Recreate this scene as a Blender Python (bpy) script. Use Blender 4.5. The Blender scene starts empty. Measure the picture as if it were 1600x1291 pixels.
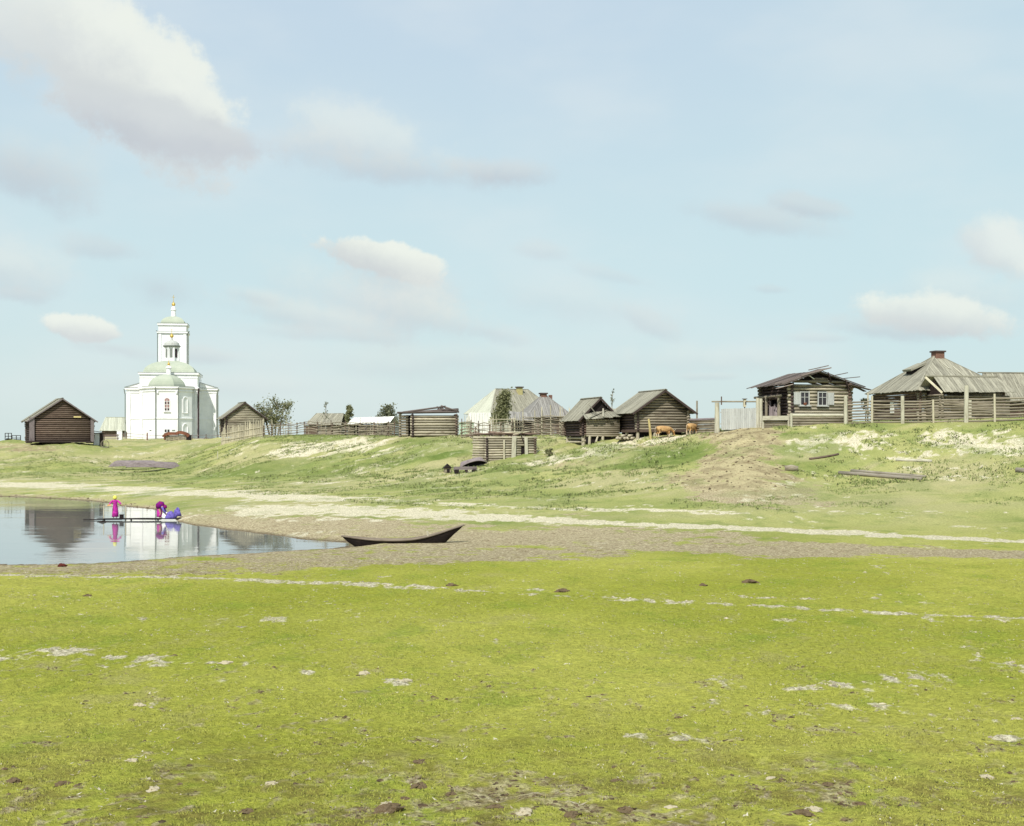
import bpy, math, random
import numpy as np
from mathutils import Vector, Matrix
random.seed(7)
R = math.radians
S = bpy.context.scene
COL = S.collection
EYE, FOC, HZ = 5.3, 2000.0, 690.0          # camera height; lens and horizon of the photograph

# ------------------------------------------------------------------ numpy noise
def _h(ix, iy, s):
    n = (ix.astype(np.int64)*374761393 + iy.astype(np.int64)*668265263 + s*982451653) & 0xffffffff
    n = ((n ^ (n >> 13))*1274126177) & 0xffffffff
    n = n ^ (n >> 16)
    return (n & 0xffff)/65535.0
def vnoise(x, y, s=0):
    ix = np.floor(x); iy = np.floor(y)
    fx = x-ix; fy = y-iy
    fx = fx*fx*(3-2*fx); fy = fy*fy*(3-2*fy)
    a = _h(ix, iy, s); b = _h(ix+1, iy, s); c = _h(ix, iy+1, s); d = _h(ix+1, iy+1, s)
    return (a*(1-fx)+b*fx)*(1-fy)+(c*(1-fx)+d*fx)*fy
def fbm(x, y, s=0, o=4):
    r = 0; a = .5; t = 0
    for k in range(o):
        r = r+a*vnoise(x, y, s+k*17); t += a; a *= .5
        x, y = x*2.03+y*.31, y*2.03-x*.31
    return r/t
def sst(a, b, x):
    t = np.clip((x-a)/(b-a), 0, 1)
    return t*t*(3-2*t)

# ------------------------------------------------------------------ terrain heights
cols = []
def column(px, water, upper, mid=None):
    k = [(-60, 3.7), (3, 3.7), (13, .85), (22, .6)]
    if water:
        yn, yf = water
        d = min(.35, (yf-yn)*.08)
        k += [(yn-12, .45), (yn-4, .2), (yn, 0), (yn+3, -d)]
        if yf-yn > 8: k += [(yf-3, -d)]
        k += [(yf, 0), (yf+4, .25), (yf+13, .5)]
    else:
        k += [(50, .42), (60, .28), (66, .3), (76, .5)]
    k += upper
    k.sort()
    cols.append(((px-800)/FOC, k))
U_left = [(150, .9), (162, 1.3), (180, 3.2), (193, 4.8), (200, 5.05), (230, 5.05), (500, 5)]
column(-1200, (50, 170), [(190, 1), (220, 5), (500, 5)])
column(-400, (53, 140), [(165, 1), (180, 1.6), (200, 4.6), (215, 5.0), (500, 5)])
column(0, (55.5, 123), U_left)
column(100, (55.7, 117), U_left)
column(150, (56, 113), [(150, .9), (163, 1.3), (180, 2.8), (195, 4.3), (212, 5.2), (240, 5.3), (500, 5)])
column(200, (57, 103), [(150, .9), (165, 1.3), (180, 2.2), (200, 3.7), (222, 5.3), (240, 5.45), (500, 5)])
column(241, (58, 101), [(146, .9), (162, 1.3), (178, 2.4), (198, 3.9), (220, 5.35), (240, 5.45), (500, 5)])
column(262, (58.6, 93), [(144, .9), (160, 1.3), (177, 2.6), (197, 4.1), (218, 5.4), (240, 5.45), (500, 5)])
column(282, (59.1, 83.5), [(142, .9), (157, 1.3), (176, 2.8), (196, 4.3), (216, 5.4), (240, 5.45), (500, 5)])
column(300, (59.5, 81), [(140, .9), (155, 1.3), (175, 2.9), (195, 4.4), (215, 5.4), (240, 5.5), (500, 5)])
column(350, (60.5, 76.8), [(130, 1), (145, 1.4), (160, 2.9), (175, 4.7), (186, 5.5), (240, 5.5), (500, 5)])
column(400, (61.3, 73.6), [(108, .8), (125, 1.0), (140, 1.5), (152, 3.2), (165, 5.2), (175, 6.1), (200, 6.0), (500, 5.2)])
column(470, (63, 69), [(104, .85), (120, 1.05), (137, 1.6), (149, 3.1), (160, 5.1), (171, 6.1), (200, 6.1), (500, 5.5)])
column(545, (64.4, 65), [(100, .9), (115, 1.15), (132, 1.75), (143, 3.3), (154, 5.1), (163, 6.0), (200, 6.1), (500, 5.5)])
column(600, None, [(98, .95), (112, 1.2), (130, 1.9), (140, 3.4), (150, 5.1), (158, 5.9), (200, 6.0), (500, 5.5)])
column(680, None, [(95, 1.0), (110, 1.4), (126, 2.3), (135, 3.8), (145, 5.1), (153, 5.9), (200, 6), (500, 5.5)])
column(745, None, [(92, 1.0), (108, 1.5), (120, 2.3), (130, 3.35), (140, 4.9), (150, 5.9), (200, 6), (500, 5.5)])
column(850, None, [(88, .95), (104, 1.5), (118, 2.65), (132, 4.7), (140, 5.7), (150, 5.9), (200, 6), (500, 5.5)])
column(950, None, [(85, .9), (98, 1.5), (108, 2.6), (120, 4.2), (131, 5.55), (140, 5.8), (200, 6), (500, 6)])
column(1085, None, [(80, .85), (92, 1.5), (103, 2.98), (115, 4.5), (127, 5.95), (140, 6.2), (200, 6.3), (500, 6)])
column(1170, None, [(78, .85), (88, 1.5), (98, 2.85), (110, 5.1), (120, 6.7), (130, 6.9), (200, 6.9), (500, 6.5)])
column(1300, None, [(78, .8), (86, 1.2), (96, 1.9), (102, 2.8), (110, 4.95), (118, 7.1), (130, 7.2), (200, 6.9), (500, 6.5)])
column(1450, None, [(76, .8), (82, 1.1), (92, 1.9), (98, 2.8), (107, 5.1), (115, 7.15), (130, 7.25), (200, 6.9), (500, 6.5)])
column(1600, None, [(72, .8), (80, 1.1), (89, 1.9), (96, 3.0), (104, 5.3), (110, 7.4), (125, 7.6), (200, 7.2), (500, 7)])
column(2100, None, [(70, .9), (76, 1.5), (85, 2.8), (95, 5.5), (102, 7.2), (200, 7.2), (500, 7)])
column(3000, None, [(60, 1), (70, 2), (90, 6.5), (100, 7.2), (200, 7.2), (500, 7)])
YT = np.arange(-60, 520.1, .5)
def smooth(a, sig, axis):
    n = int(3*sig)+1
    w = np.exp(-.5*(np.arange(-n, n+1)/sig)**2); w /= w.sum()
    p = [(0, 0)]*a.ndim; p[axis] = (n, n)
    return np.apply_along_axis(lambda v: np.convolve(v, w, 'valid'), axis, np.pad(a, p, mode='edge'))
C0 = []
for a, k in cols:
    z = np.interp(YT, [p[0] for p in k], [p[1] for p in k])
    z1 = smooth(z, 2.0, 0); z2 = smooth(z, 5.0, 0)
    w = sst(85, 130, YT)
    C0.append(z1*(1-w)+z2*w)
C0 = np.array(C0); CA = np.array([c[0] for c in cols])
AT = np.arange(-1.0, 1.1001, .004)
HT = np.array([np.interp(AT, CA, C0[:, j]) for j in range(len(YT))]).T
HS = smooth(HT, 3.0, 0)
wv = sst(82, 110, YT)[None, :]
HT = HT*(1-wv)+HS*wv
def hbase(x, y):
    yy = np.maximum(y, 8.0)
    a = np.clip(x/yy, -1, 1.0996); b = np.clip(y, -60, 519.9)
    fa = (a-AT[0])/.004; fb = (b-YT[0])/.5
    ia = np.clip(np.floor(fa).astype(int), 0, len(AT)-2); ib = np.clip(np.floor(fb).astype(int), 0, len(YT)-2)
    u = np.clip(fa-ia, 0, 1); v = fb-ib
    return (HT[ia, ib]*(1-u)+HT[ia+1, ib]*u)*(1-v)+(HT[ia, ib+1]*(1-u)+HT[ia+1, ib+1]*u)*v
def hfun(x, y):
    z = hbase(x, y)
    far = sst(95, 125, y)*(1-sst(260, 400, y))
    slope = far*sst(1.2, 2.4, z)*(1-sst(5.2, 6.6, z)*.6)
    ru, rv = x*.8+y*.6, -x*.6+y*.8
    z = z+slope*((fbm(x*.16, y*.16, 3, 4)-.5)*1.1+(fbm(ru*.12, rv*.7, 9, 3)-.5)*.55)
    z = z+slope*(fbm(x*.55, y*.55, 27, 4)-.5)*.42
    z = z+(fbm(x*.9, y*.9, 21, 3)-.5)*.10*(1-sst(40, 60, y)*.55)*sst(12, 16, y)
    z = z+(fbm(x*4.3, y*4.3, 31, 3)-.5)*.075*(1-sst(40, 70, y)*.6)
    return z
def gz(x, y): return float(hfun(np.array([float(x)]), np.array([float(y)]))[0])
def at(px, Y, dz=0.0):                       # ground point in the direction px at depth Y
    x = (px-800)/FOC*Y
    return Vector((x, Y, gz(x, Y)+dz))
_ym = np.arange(14, 420, .25)
def G(px, py):                               # where the ray through (px,py) meets the ground
    x = (px-800)/FOC*_ym
    d = hbase(x, _ym)-(EYE-(py-HZ)/FOC*_ym)
    i = int(np.argmax(d > 0)) if (d > 0).any() else len(_ym)-1
    return np.array([x[i], _ym[i]])

# ------------------------------------------------------------------ mesh builder
class MB:
    def __init__(s): s.v = []; s.f = []; s.lc = []; s.val = []
    def add(s, vs, fs, lcs, val):
        n = len(s.v); o = (random.random()*50, random.random()*50, random.random()*50)
        s.v += [tuple(p) for p in vs]
        s.f += [tuple(i+n for i in f) for f in fs]
        s.lc += [(c[0]+o[0], c[1]+o[1], c[2]+o[2]) for c in lcs]
        s.val += [val]*len(vs)
    def obox(s, c, a, b, d, val=1.0):        # centre and three half vectors
        c, a, b, d = Vector(c), Vector(a), Vector(b), Vector(d)
        if a.cross(b).dot(d) < 0: b, d = d, b
        la, lb, ld = a.length, b.length, d.length
        vs, lc = [], []
        for i in (-1, 1):
            for j in (-1, 1):
                for k in (-1, 1):
                    vs.append(c+a*i+b*j+d*k); lc.append((i*la, j*lb, k*ld))
        m = max(la, lb, ld)
        if m == lb: lc = [(q[1], q[0], q[2]) for q in lc]
        elif m == ld: lc = [(q[2], q[0], q[1]) for q in lc]
        s.add(vs, [(0, 1, 3, 2), (4, 6, 7, 5), (0, 4, 5, 1), (2, 3, 7, 6), (0, 2, 6, 4), (1, 5, 7, 3)], lc, val)
        return s
    def box(s, c, sz, val=1.0, rz=0):
        cs, sn = math.cos(rz), math.sin(rz)
        return s.obox(c, (sz[0]/2*cs, sz[0]/2*sn, 0), (-sz[1]/2*sn, sz[1]/2*cs, 0), (0, 0, sz[2]/2), val)
    def bar(s, p, q, w, t, val=1.0, up=(0, 0, 1)):
        p, q = Vector(p), Vector(q); d = q-p
        side = d.cross(Vector(up))
        if side.length < 1e-5: side = d.cross(Vector((0, 1, 0)))
        side.normalize(); n = side.cross(d).normalized()
        return s.obox((p+q)/2, d/2, side*w/2, n*t/2, val)
    def tube(s, pts, rs, n=8, val=1.0, caps=True):
        pts = [Vector(p) for p in pts]
        if not hasattr(rs, '__len__'): rs = [rs]*len(pts)
        vs, lc, fs = [], [], []
        L = 0; ref = None
        for i, p in enumerate(pts):
            t = (pts[min(i+1, len(pts)-1)]-pts[max(i-1, 0)]).normalized()
            if ref is None:
                ref = Vector((0, 0, 1)) if abs(t.z) < .9 else Vector((1, 0, 0))
            a = t.cross(ref).normalized(); b = t.cross(a).normalized(); ref = -b if False else ref
            if i: L += (p-pts[i-1]).length
            for k in range(n):
                an = 2*math.pi*k/n
                vs.append(p+(a*math.cos(an)+b*math.sin(an))*rs[i])
                lc.append((L, math.cos(an)*rs[i], math.sin(an)*rs[i]))
        m = len(pts)
        for i in range(m-1):
            for k in range(n):
                fs.append((i*n+k, i*n+(k+1) % n, (i+1)*n+(k+1) % n, (i+1)*n+k))
        if caps: fs += [tuple(range(n-1, -1, -1)), tuple((m-1)*n+k for k in range(n))]
        s.add(vs, fs, lc, val); return s
    def log(s, p, q, r, val=None, n=9, bend=.02):
        p, q = Vector(p), Vector(q)
        if val is None: val = random.uniform(.72, 1.2)
        m = (p+q)/2+Vector((random.uniform(-1, 1), random.uniform(-1, 1), random.uniform(-1, 1)))*bend
        k = random.uniform(.88, 1.0)
        rr = [r, r*(1+k)/2, r*k]
        if random.random() < .5: rr.reverse()
        return s.tube([p, m, q], rr, n, val)
    def lathe(s, prof, c=(0, 0, 0), n=24, val=1.0, a0=0):
        c = Vector(c); vs, lc, fs = [], [], []
        for r, z in prof:
            for k in range(n):
                an = 2*math.pi*k/n+a0
                vs.append(c+Vector((r*math.cos(an), r*math.sin(an), z))); lc.append((z, r*math.cos(an), r*math.sin(an)))
        for i in range(len(prof)-1):
            for k in range(n):
                fs.append((i*n+k, i*n+(k+1) % n, (i+1)*n+(k+1) % n, (i+1)*n+k))
        fs += [tuple(range(n-1, -1, -1)), tuple((len(prof)-1)*n+k for k in range(n))]
        s.add(vs, fs, lc, val); return s
    def poly(s, pts, fs, val=1.0):
        s.add(pts, fs, [tuple(p) for p in pts], val); return s
    def prism(s, xy, z0, z1, val=1.0):
        n = len(xy)
        vs = [(x, y, z0) for x, y in xy]+[(x, y, z1) for x, y in xy]
        fs = [(i, (i+1) % n, n+(i+1) % n, n+i) for i in range(n)]+[tuple(range(n-1, -1, -1)), tuple(range(n, 2*n))]
        s.add(vs, fs, vs, val); return s
    def planks(s, A, B, C, D, bw=.22, th=.03, rag=.07, skip=0, v=(.75, 1.2)):
        A, B, C, D = map(Vector, (A, B, C, D))
        e = B-A; L = e.length; e.normalize()
        m = (C+D)/2-(A+B)/2; sv = m-e*m.dot(e); Hs = sv.length; sv.normalize()
        nr = e.cross(sv).normalized()
        if nr.z < 0: nr = -nr
        uD, uC = (D-A).dot(e), (C-A).dot(e)
        def tt(u):
            t = 1.0
            if uD > 1e-3: t = min(t, u/uD)
            if L-uC > 1e-3: t = min(t, (L-u)/(L-uC))
            return max(t, 0)
        u = 0
        while u < L-.02:
            w = min(bw*random.uniform(.75, 1.25), L-u)
            if random.random() >= skip:
                g = .012; u0, u1 = u+g, u+w-g
                t0, t1 = tt(u0)*Hs, tt(u1)*Hs
                lo = -random.random()*rag; off = random.uniform(0, .03); tilt = random.uniform(-.012, .012)
                q = [A+e*u0+sv*lo, A+e*u1+sv*lo, A+e*u1+sv*t1, A+e*u0+sv*t0]
                vs = [p+nr*(off+(tilt if i in (1, 2) else 0)) for i, p in enumerate(q)]+[p+nr*(off+th+(tilt if i in (1, 2) else 0)) for i, p in enumerate(q)]
                lc = [(lo, 0, 0), (lo, w, 0), (t1, w, 0), (t0, 0, 0), (lo, 0, th), (lo, w, th), (t1, w, th), (t0, 0, th)]
                s.add(vs, [(3, 2, 1, 0), (4, 5, 6, 7), (0, 1, 5, 4), (1, 2, 6, 5), (2, 3, 7, 6), (3, 0, 4, 7)], lc, random.uniform(*v))
            u += w
        return s
    def build(s, name, mat, parent=None, smooth=False):
        me = bpy.data.meshes.new(name)
        me.from_pydata(s.v, [], s.f); me.update()
        a = me.attributes.new('lc', 'FLOAT_VECTOR', 'POINT'); a.data.foreach_set('vector', np.array(s.lc, dtype=np.float32).ravel())
        a = me.attributes.new('val', 'FLOAT', 'POINT'); a.data.foreach_set('value', np.array(s.val, dtype=np.float32))
        me.materials.append(mat)
        if smooth: me.polygons.foreach_set('use_smooth', [True]*len(me.polygons))
        o = bpy.data.objects.new(name, me); COL.objects.link(o)
        if parent: o.parent = parent
        return o
def tag(o, label=None, cat=None, group=None, kind=None):
    if label: o['label'] = label
    if cat: o['category'] = cat
    if group: o['group'] = group
    if kind: o['kind'] = kind
    return o
def thing(name, label, cat, loc, rz=0, group=None):
    o = bpy.data.objects.new(name, None); COL.objects.link(o)
    o.location = loc; o.rotation_euler = (0, 0, rz); o.empty_display_size = .3
    return tag(o, label, cat, group)
def copy_tree(o, parent=None):
    c = o.copy(); COL.objects.link(c)
    if parent: c.parent = parent
    for ch in list(o.children): copy_tree(ch, c)
    return c

# ------------------------------------------------------------------ materials
def newmat(name):
    m = bpy.data.materials.new(name); m.use_nodes = True
    nt = m.node_tree; b = nt.nodes['Principled BSDF']
    b.inputs['Specular IOR Level'].default_value = .2
    return m, nt, b
def N(nt, t, **kw):
    n = nt.nodes.new(t)
    for k, v in kw.items():
        if k in n.inputs.keys() if hasattr(n.inputs, 'keys') else False: n.inputs[k].default_value = v
        else: setattr(n, k, v)
    return n
def mth(nt, op, a, b=None, c=None, clamp=False):
    n = nt.nodes.new('ShaderNodeMath'); n.operation = op; n.use_clamp = clamp
    for i, q in enumerate((a, b, c)):
        if q is None: continue
        if isinstance(q, (int, float)): n.inputs[i].default_value = q
        else: nt.links.new(q, n.inputs[i])
    return n.outputs[0]
def mixc(nt, f, a, b, mode='MIX'):
    n = nt.nodes.new('ShaderNodeMix'); n.data_type = 'RGBA'; n.blend_type = mode
    for idx, q in ((0, f), (6, a), (7, b)):
        if isinstance(q, (int, float)): n.inputs[idx].default_value = q
        elif isinstance(q, (tuple, list)): n.inputs[idx].default_value = tuple(q)+((1,) if len(q) == 3 else ())
        else: nt.links.new(q, n.inputs[idx])
    return n.outputs[2]
def noise(nt, vec, scale, detail=4, rough=.6, mul=None):
    n = nt.nodes.new('ShaderNodeTexNoise')
    n.inputs['Scale'].default_value = scale; n.inputs['Detail'].default_value = detail; n.inputs['Roughness'].default_value = rough
    if mul:
        m = nt.nodes.new('ShaderNodeMapping'); m.inputs['Scale'].default_value = mul
        nt.links.new(vec, m.inputs['Vector']); vec = m.outputs[0]
    nt.links.new(vec, n.inputs['Vector'])
    return n.outputs['Fac']
def ramp(nt, f, lo, hi, a=0.0, b=1.0):
    n = nt.nodes.new('ShaderNodeMapRange'); n.interpolation_type = 'SMOOTHSTEP'
    nt.links.new(f, n.inputs[0])
    for i, q in enumerate((lo, hi, a, b)): n.inputs[i+1].default_value = q
    return n.outputs[0]
def bump(nt, h, b, strength=.5, dist=.02):
    n = nt.nodes.new('ShaderNodeBump'); n.inputs['Strength'].default_value = strength; n.inputs['Distance'].default_value = dist
    nt.links.new(h, n.inputs['Height']); nt.links.new(n.outputs[0], b.inputs['Normal'])
def wood(name, c1, c2, c3, rough=.85, streak=(1.2, 26, 26)):
    m, nt, b = newmat(name)
    lc = nt.nodes.new('ShaderNodeAttribute'); lc.attribute_name = 'lc'
    va = nt.nodes.new('ShaderNodeAttribute'); va.attribute_name = 'val'
    g = noise(nt, lc.outputs['Vector'], 1, 5, .65, streak)
    bl = noise(nt, lc.outputs['Vector'], 1, 3, .6, (.9, 3, 3))
    c = mixc(nt, ramp(nt, g, .35, .65), c1, c2)
    c = mixc(nt, ramp(nt, bl, .5, .72, 0, .7), c, c3)
    crack = ramp(nt, g, .30, .38)
    c = mixc(nt, mth(nt, 'SUBTRACT', 1.0, crack), c, tuple(q*.35 for q in c1))
    vm = nt.nodes.new('ShaderNodeVectorMath'); vm.operation = 'SCALE'
    nt.links.new(c, vm.inputs[0]); nt.links.new(va.outputs['Fac'], vm.inputs['Scale'])
    nt.links.new(vm.outputs[0], b.inputs['Base Color'])
    b.inputs['Roughness'].default_value = rough
    bump(nt, g, b, .5, .02)
    return m
def plain(name, c, rough=.8, var=.15, scale=3.0, metal=0, c2=None, spec=.2, val=True):
    m, nt, b = newmat(name)
    tc = nt.nodes.new('ShaderNodeTexCoord')
    va = nt.nodes.new('ShaderNodeAttribute'); va.attribute_name = 'val'
    n1 = noise(nt, tc.outputs['Object'], scale, 5, .65)
    cc = mixc(nt, ramp(nt, n1, .35, .68), c, c2 or tuple(q*(1-var*2) for q in c))
    vm = nt.nodes.new('ShaderNodeVectorMath'); vm.operation = 'SCALE'
    nt.links.new(cc, vm.inputs[0])
    if val: nt.links.new(va.outputs['Fac'], vm.inputs['Scale'])
    else: vm.inputs['Scale'].default_value = 1
    nt.links.new(vm.outputs[0], b.inputs['Base Color'])
    b.inputs['Roughness'].default_value = rough; b.inputs['Metallic'].default_value = metal
    b.inputs['Specular IOR Level'].default_value = spec
    bump(nt, n1, b, .25, .03)
    return m
M = dict(
 log=wood('weathered_logs', (.205, .175, .128), (.32, .285, .215), (.11, .082, .062)),
 loglight=wood('pale_logs', (.30, .265, .195), (.45, .41, .31), (.15, .115, .085)),
 logdark=wood('dark_logs', (.055, .038, .036), (.09, .066, .06), (.035, .024, .022)),  # dark wood; on barn and cabin left walls also stands in for shade
 logbrown=wood('brown_logs', (.10, .068, .052), (.165, .122, .096), (.062, .038, .03)),
 roof=wood('roof_boards', (.225, .215, .165), (.325, .31, .245), (.14, .128, .10), streak=(.8, 14, 14)),
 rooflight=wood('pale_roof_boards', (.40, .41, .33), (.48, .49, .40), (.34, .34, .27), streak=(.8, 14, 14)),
 roofpurple=wood('grey_roof_boards', (.21, .20, .185), (.29, .28, .26), (.15, .135, .125), streak=(.8, 14, 14)),
 roofdark=wood('dark_roof_boards', (.09, .07, .065), (.16, .135, .12), (.06, .042, .04)),
 pale=wood('pale_posts', (.42, .40, .31), (.52, .50, .40), (.29, .26, .19)),
 straw=wood('straw_stakes', (.44, .40, .29), (.54, .50, .38), (.30, .26, .18)),
 yellowpost=wood('yellow_post', (.42, .34, .15), (.50, .42, .2), (.3, .22, .1)),
 boat=wood('tarred_hull', (.010, .007, .007), (.020, .014, .013), (.035, .024, .02), .7),
 boatin=wood('boat_lining', (.16, .13, .10), (.24, .20, .16), (.10, .075, .06)),
 boatgrey=wood('grey_boat_hull', (.17, .14, .145), (.27, .23, .23), (.11, .085, .08)),
 whiteboard=wood('white_boards', (.66, .66, .62), (.74, .74, .70), (.56, .55, .50)),
 greyboard=wood('grey_boards', (.40, .41, .39), (.48, .49, .47), (.34, .34, .32)),
 oldlog=wood('old_grey_log', (.20, .175, .14), (.30, .27, .22), (.12, .10, .08)),
 rust=wood('rust_bark', (.17, .062, .038), (.23, .10, .06), (.10, .04, .028)),
 white=plain('whitewash', (.85, .85, .86), .9, .03, .45, c2=(.74, .74, .75)),
 cream=plain('cream_wall', (.52, .51, .43), .9, .06, 1.0),
 greenroof=plain('green_roof', (.345, .385, .305), .75, .05, .8, c2=(.40, .43, .35)),
 greenwall=plain('green_wall', (.40, .52, .40), .8, .05, 1.0),
 gold=plain('gilt', (.80, .55, .16), .3, .05, 3, metal=.8),
 pipe=plain('drainpipe', (.20, .22, .20), .6, .05, 3),
 piped=plain('dark_drainpipe', (.055, .035, .04), .6, .05, 3),
 glass=plain('window_glass', (.035, .03, .035), .15, .1, 2, spec=.5),
 redglass=plain('window_curtain', (.38, .22, .20), .5, .2, 6),
 brick=plain('brick', (.22, .12, .09), .9, .2, 9),
 yellowbrick=plain('yellow_chimney', (.47, .42, .2), .9, .1, 6),
 darkin=plain('dark_interior', (.02, .015, .015), .9, .1, 3),  # near-black colour standing in for shade in openings, log gaps, under floors
 bark=plain('bark', (.16, .13, .10), .9, .2, 6),
 birch=plain('birch_bark', (.45, .42, .36), .9, .3, 6),
 cow=plain('cow_hide', (.38, .215, .09), .8, .2, 2.2, c2=(.50, .33, .15), val=False),
 cowleg=plain('pale_hide', (.6, .5, .36), .8, .1, 4),
 horn=plain('horn', (.6, .55, .42), .5, .1, 8),
 hoof=plain('hoof', (.04, .03, .025), .6, .1, 8),
 skin=plain('skin', (.42, .24, .16), .6, .05, 5, val=False),
 magenta=plain('magenta_dress', (.55, .035, .36), .85, .25, 7),
 violet=plain('violet_cloth', (.17, .13, .48), .85, .25, 7),
 crimson=plain('crimson_shawl', (.22, .006, .10), .85, .25, 6, c2=(.09, .006, .20)),
 kerchief=plain('yellow_kerchief', (.78, .74, .12), .85, .1, 8),
 whitecloth=plain('white_linen', (.75, .75, .76), .85, .08, 6),
 orange=plain('orange_cloth', (.8, .28, .06), .85, .1, 8),
 redstone=plain('red_stone', (.12, .028, .02), .9, .2, 6),
 clod=plain('earth_clod', (.085, .055, .03), .95, .3, 12, c2=(.17, .13, .075)),
 saltclod=plain('salt_clod', (.46, .41, .29), .95, .2, 12, c2=(.32, .275, .19)),
)
def leafmat(name, c1, c2, up=False):
    m, nt, b = newmat(name)
    va = nt.nodes.new('ShaderNodeAttribute'); va.attribute_name = 'val'
    c = mixc(nt, va.outputs['Fac'], c1, c2)
    nt.links.new(c, b.inputs['Base Color']); b.inputs['Roughness'].default_value = .6
    if up:
        cn = nt.nodes.new('ShaderNodeCombineXYZ'); cn.inputs[2].default_value = 1
        ge = nt.nodes.new('ShaderNodeNewGeometry'); va_ = nt.nodes.new('ShaderNodeVectorMath'); va_.operation = 'MULTIPLY_ADD'
        nt.links.new(ge.outputs['Normal'], va_.inputs[0]); va_.inputs[1].default_value = (.45, .45, .1); nt.links.new(cn.outputs[0], va_.inputs[2])
        nn_ = nt.nodes.new('ShaderNodeVectorMath'); nn_.operation = 'NORMALIZE'; nt.links.new(va_.outputs[0], nn_.inputs[0]); nt.links.new(nn_.outputs[0], b.inputs['Normal'])
    tr = nt.nodes.new('ShaderNodeBsdfTranslucent'); nt.links.new(c, tr.inputs[0])
    mx = nt.nodes.new('ShaderNodeMixShader'); mx.inputs[0].default_value = .1 if up else .35
    out = nt.nodes['Material Output']
    nt.links.new(b.outputs[0], mx.inputs[1]); nt.links.new(tr.outputs[0], mx.inputs[2]); nt.links.new(mx.outputs[0], out.inputs[0])
    return m
M['leaf'] = leafmat('birch_leaves', (.11, .12, .05), (.34, .34, .19))
M['leafpale'] = leafmat('willow_leaves', (.10, .11, .06), (.28, .29, .19))
M['grassblade'] = leafmat('grass_blades', (.20, .225, .03), (.42, .42, .09), True)
M['weed'] = leafmat('weed_leaves', (.13, .17, .045), (.28, .33, .11), True)
M['strawbit'] = leafmat('dry_bits', (.25, .2, .12), (.62, .58, .45), True)

# ------------------------------------------------------------------ terrain mesh
def polyline_dist(x, y, pts):
    d = np.full(x.shape, 1e9); tt = np.zeros(x.shape)
    n = len(pts)-1
    for i in range(n):
        ax, ay = pts[i][:2]; bx, by = pts[i+1][:2]
        dx, dy = bx-ax, by-ay
        t = np.clip(((x-ax)*dx+(y-ay)*dy)/(dx*dx+dy*dy+1e-9), 0, 1)
        q = np.hypot(x-ax-t*dx, y-ay-t*dy)
        m = q < d
        d = np.where(m, q, d); tt = np.where(m, (i+t)/n, tt)
    return d, tt
def track(x, y, pp, w0, w1, edge=.5):
    pts = [G(*p) for p in pp]
    d, t = polyline_dist(x, y, pts)
    w = w0+(w1-w0)*t
    d = d+(fbm(x*.25, y*.25, 55, 3)-.5)*w*1.3+(fbm(x*1.1, y*.9, 56, 3)-.5)*w*.7
    return 1-sst(w*(1-edge), w*(1+edge), d)
def patch(x, y, px, py, rx, ry, s=1.0):
    c = G(px, py); p1 = G(px, py-ry); p2 = G(px, py+ry)
    d1, d2 = abs(p1[1]-c[1]), abs(p2[1]-c[1]); rY = max(min(d1, d2, 14) if c[1] > 90 else (d1+d2)/2, .3); rX = rx*c[1]/FOC
    d = np.hypot((x-c[0])/rX, (y-c[1])/rY)
    return (1-sst(.35, 1.15, d))*s
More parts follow.
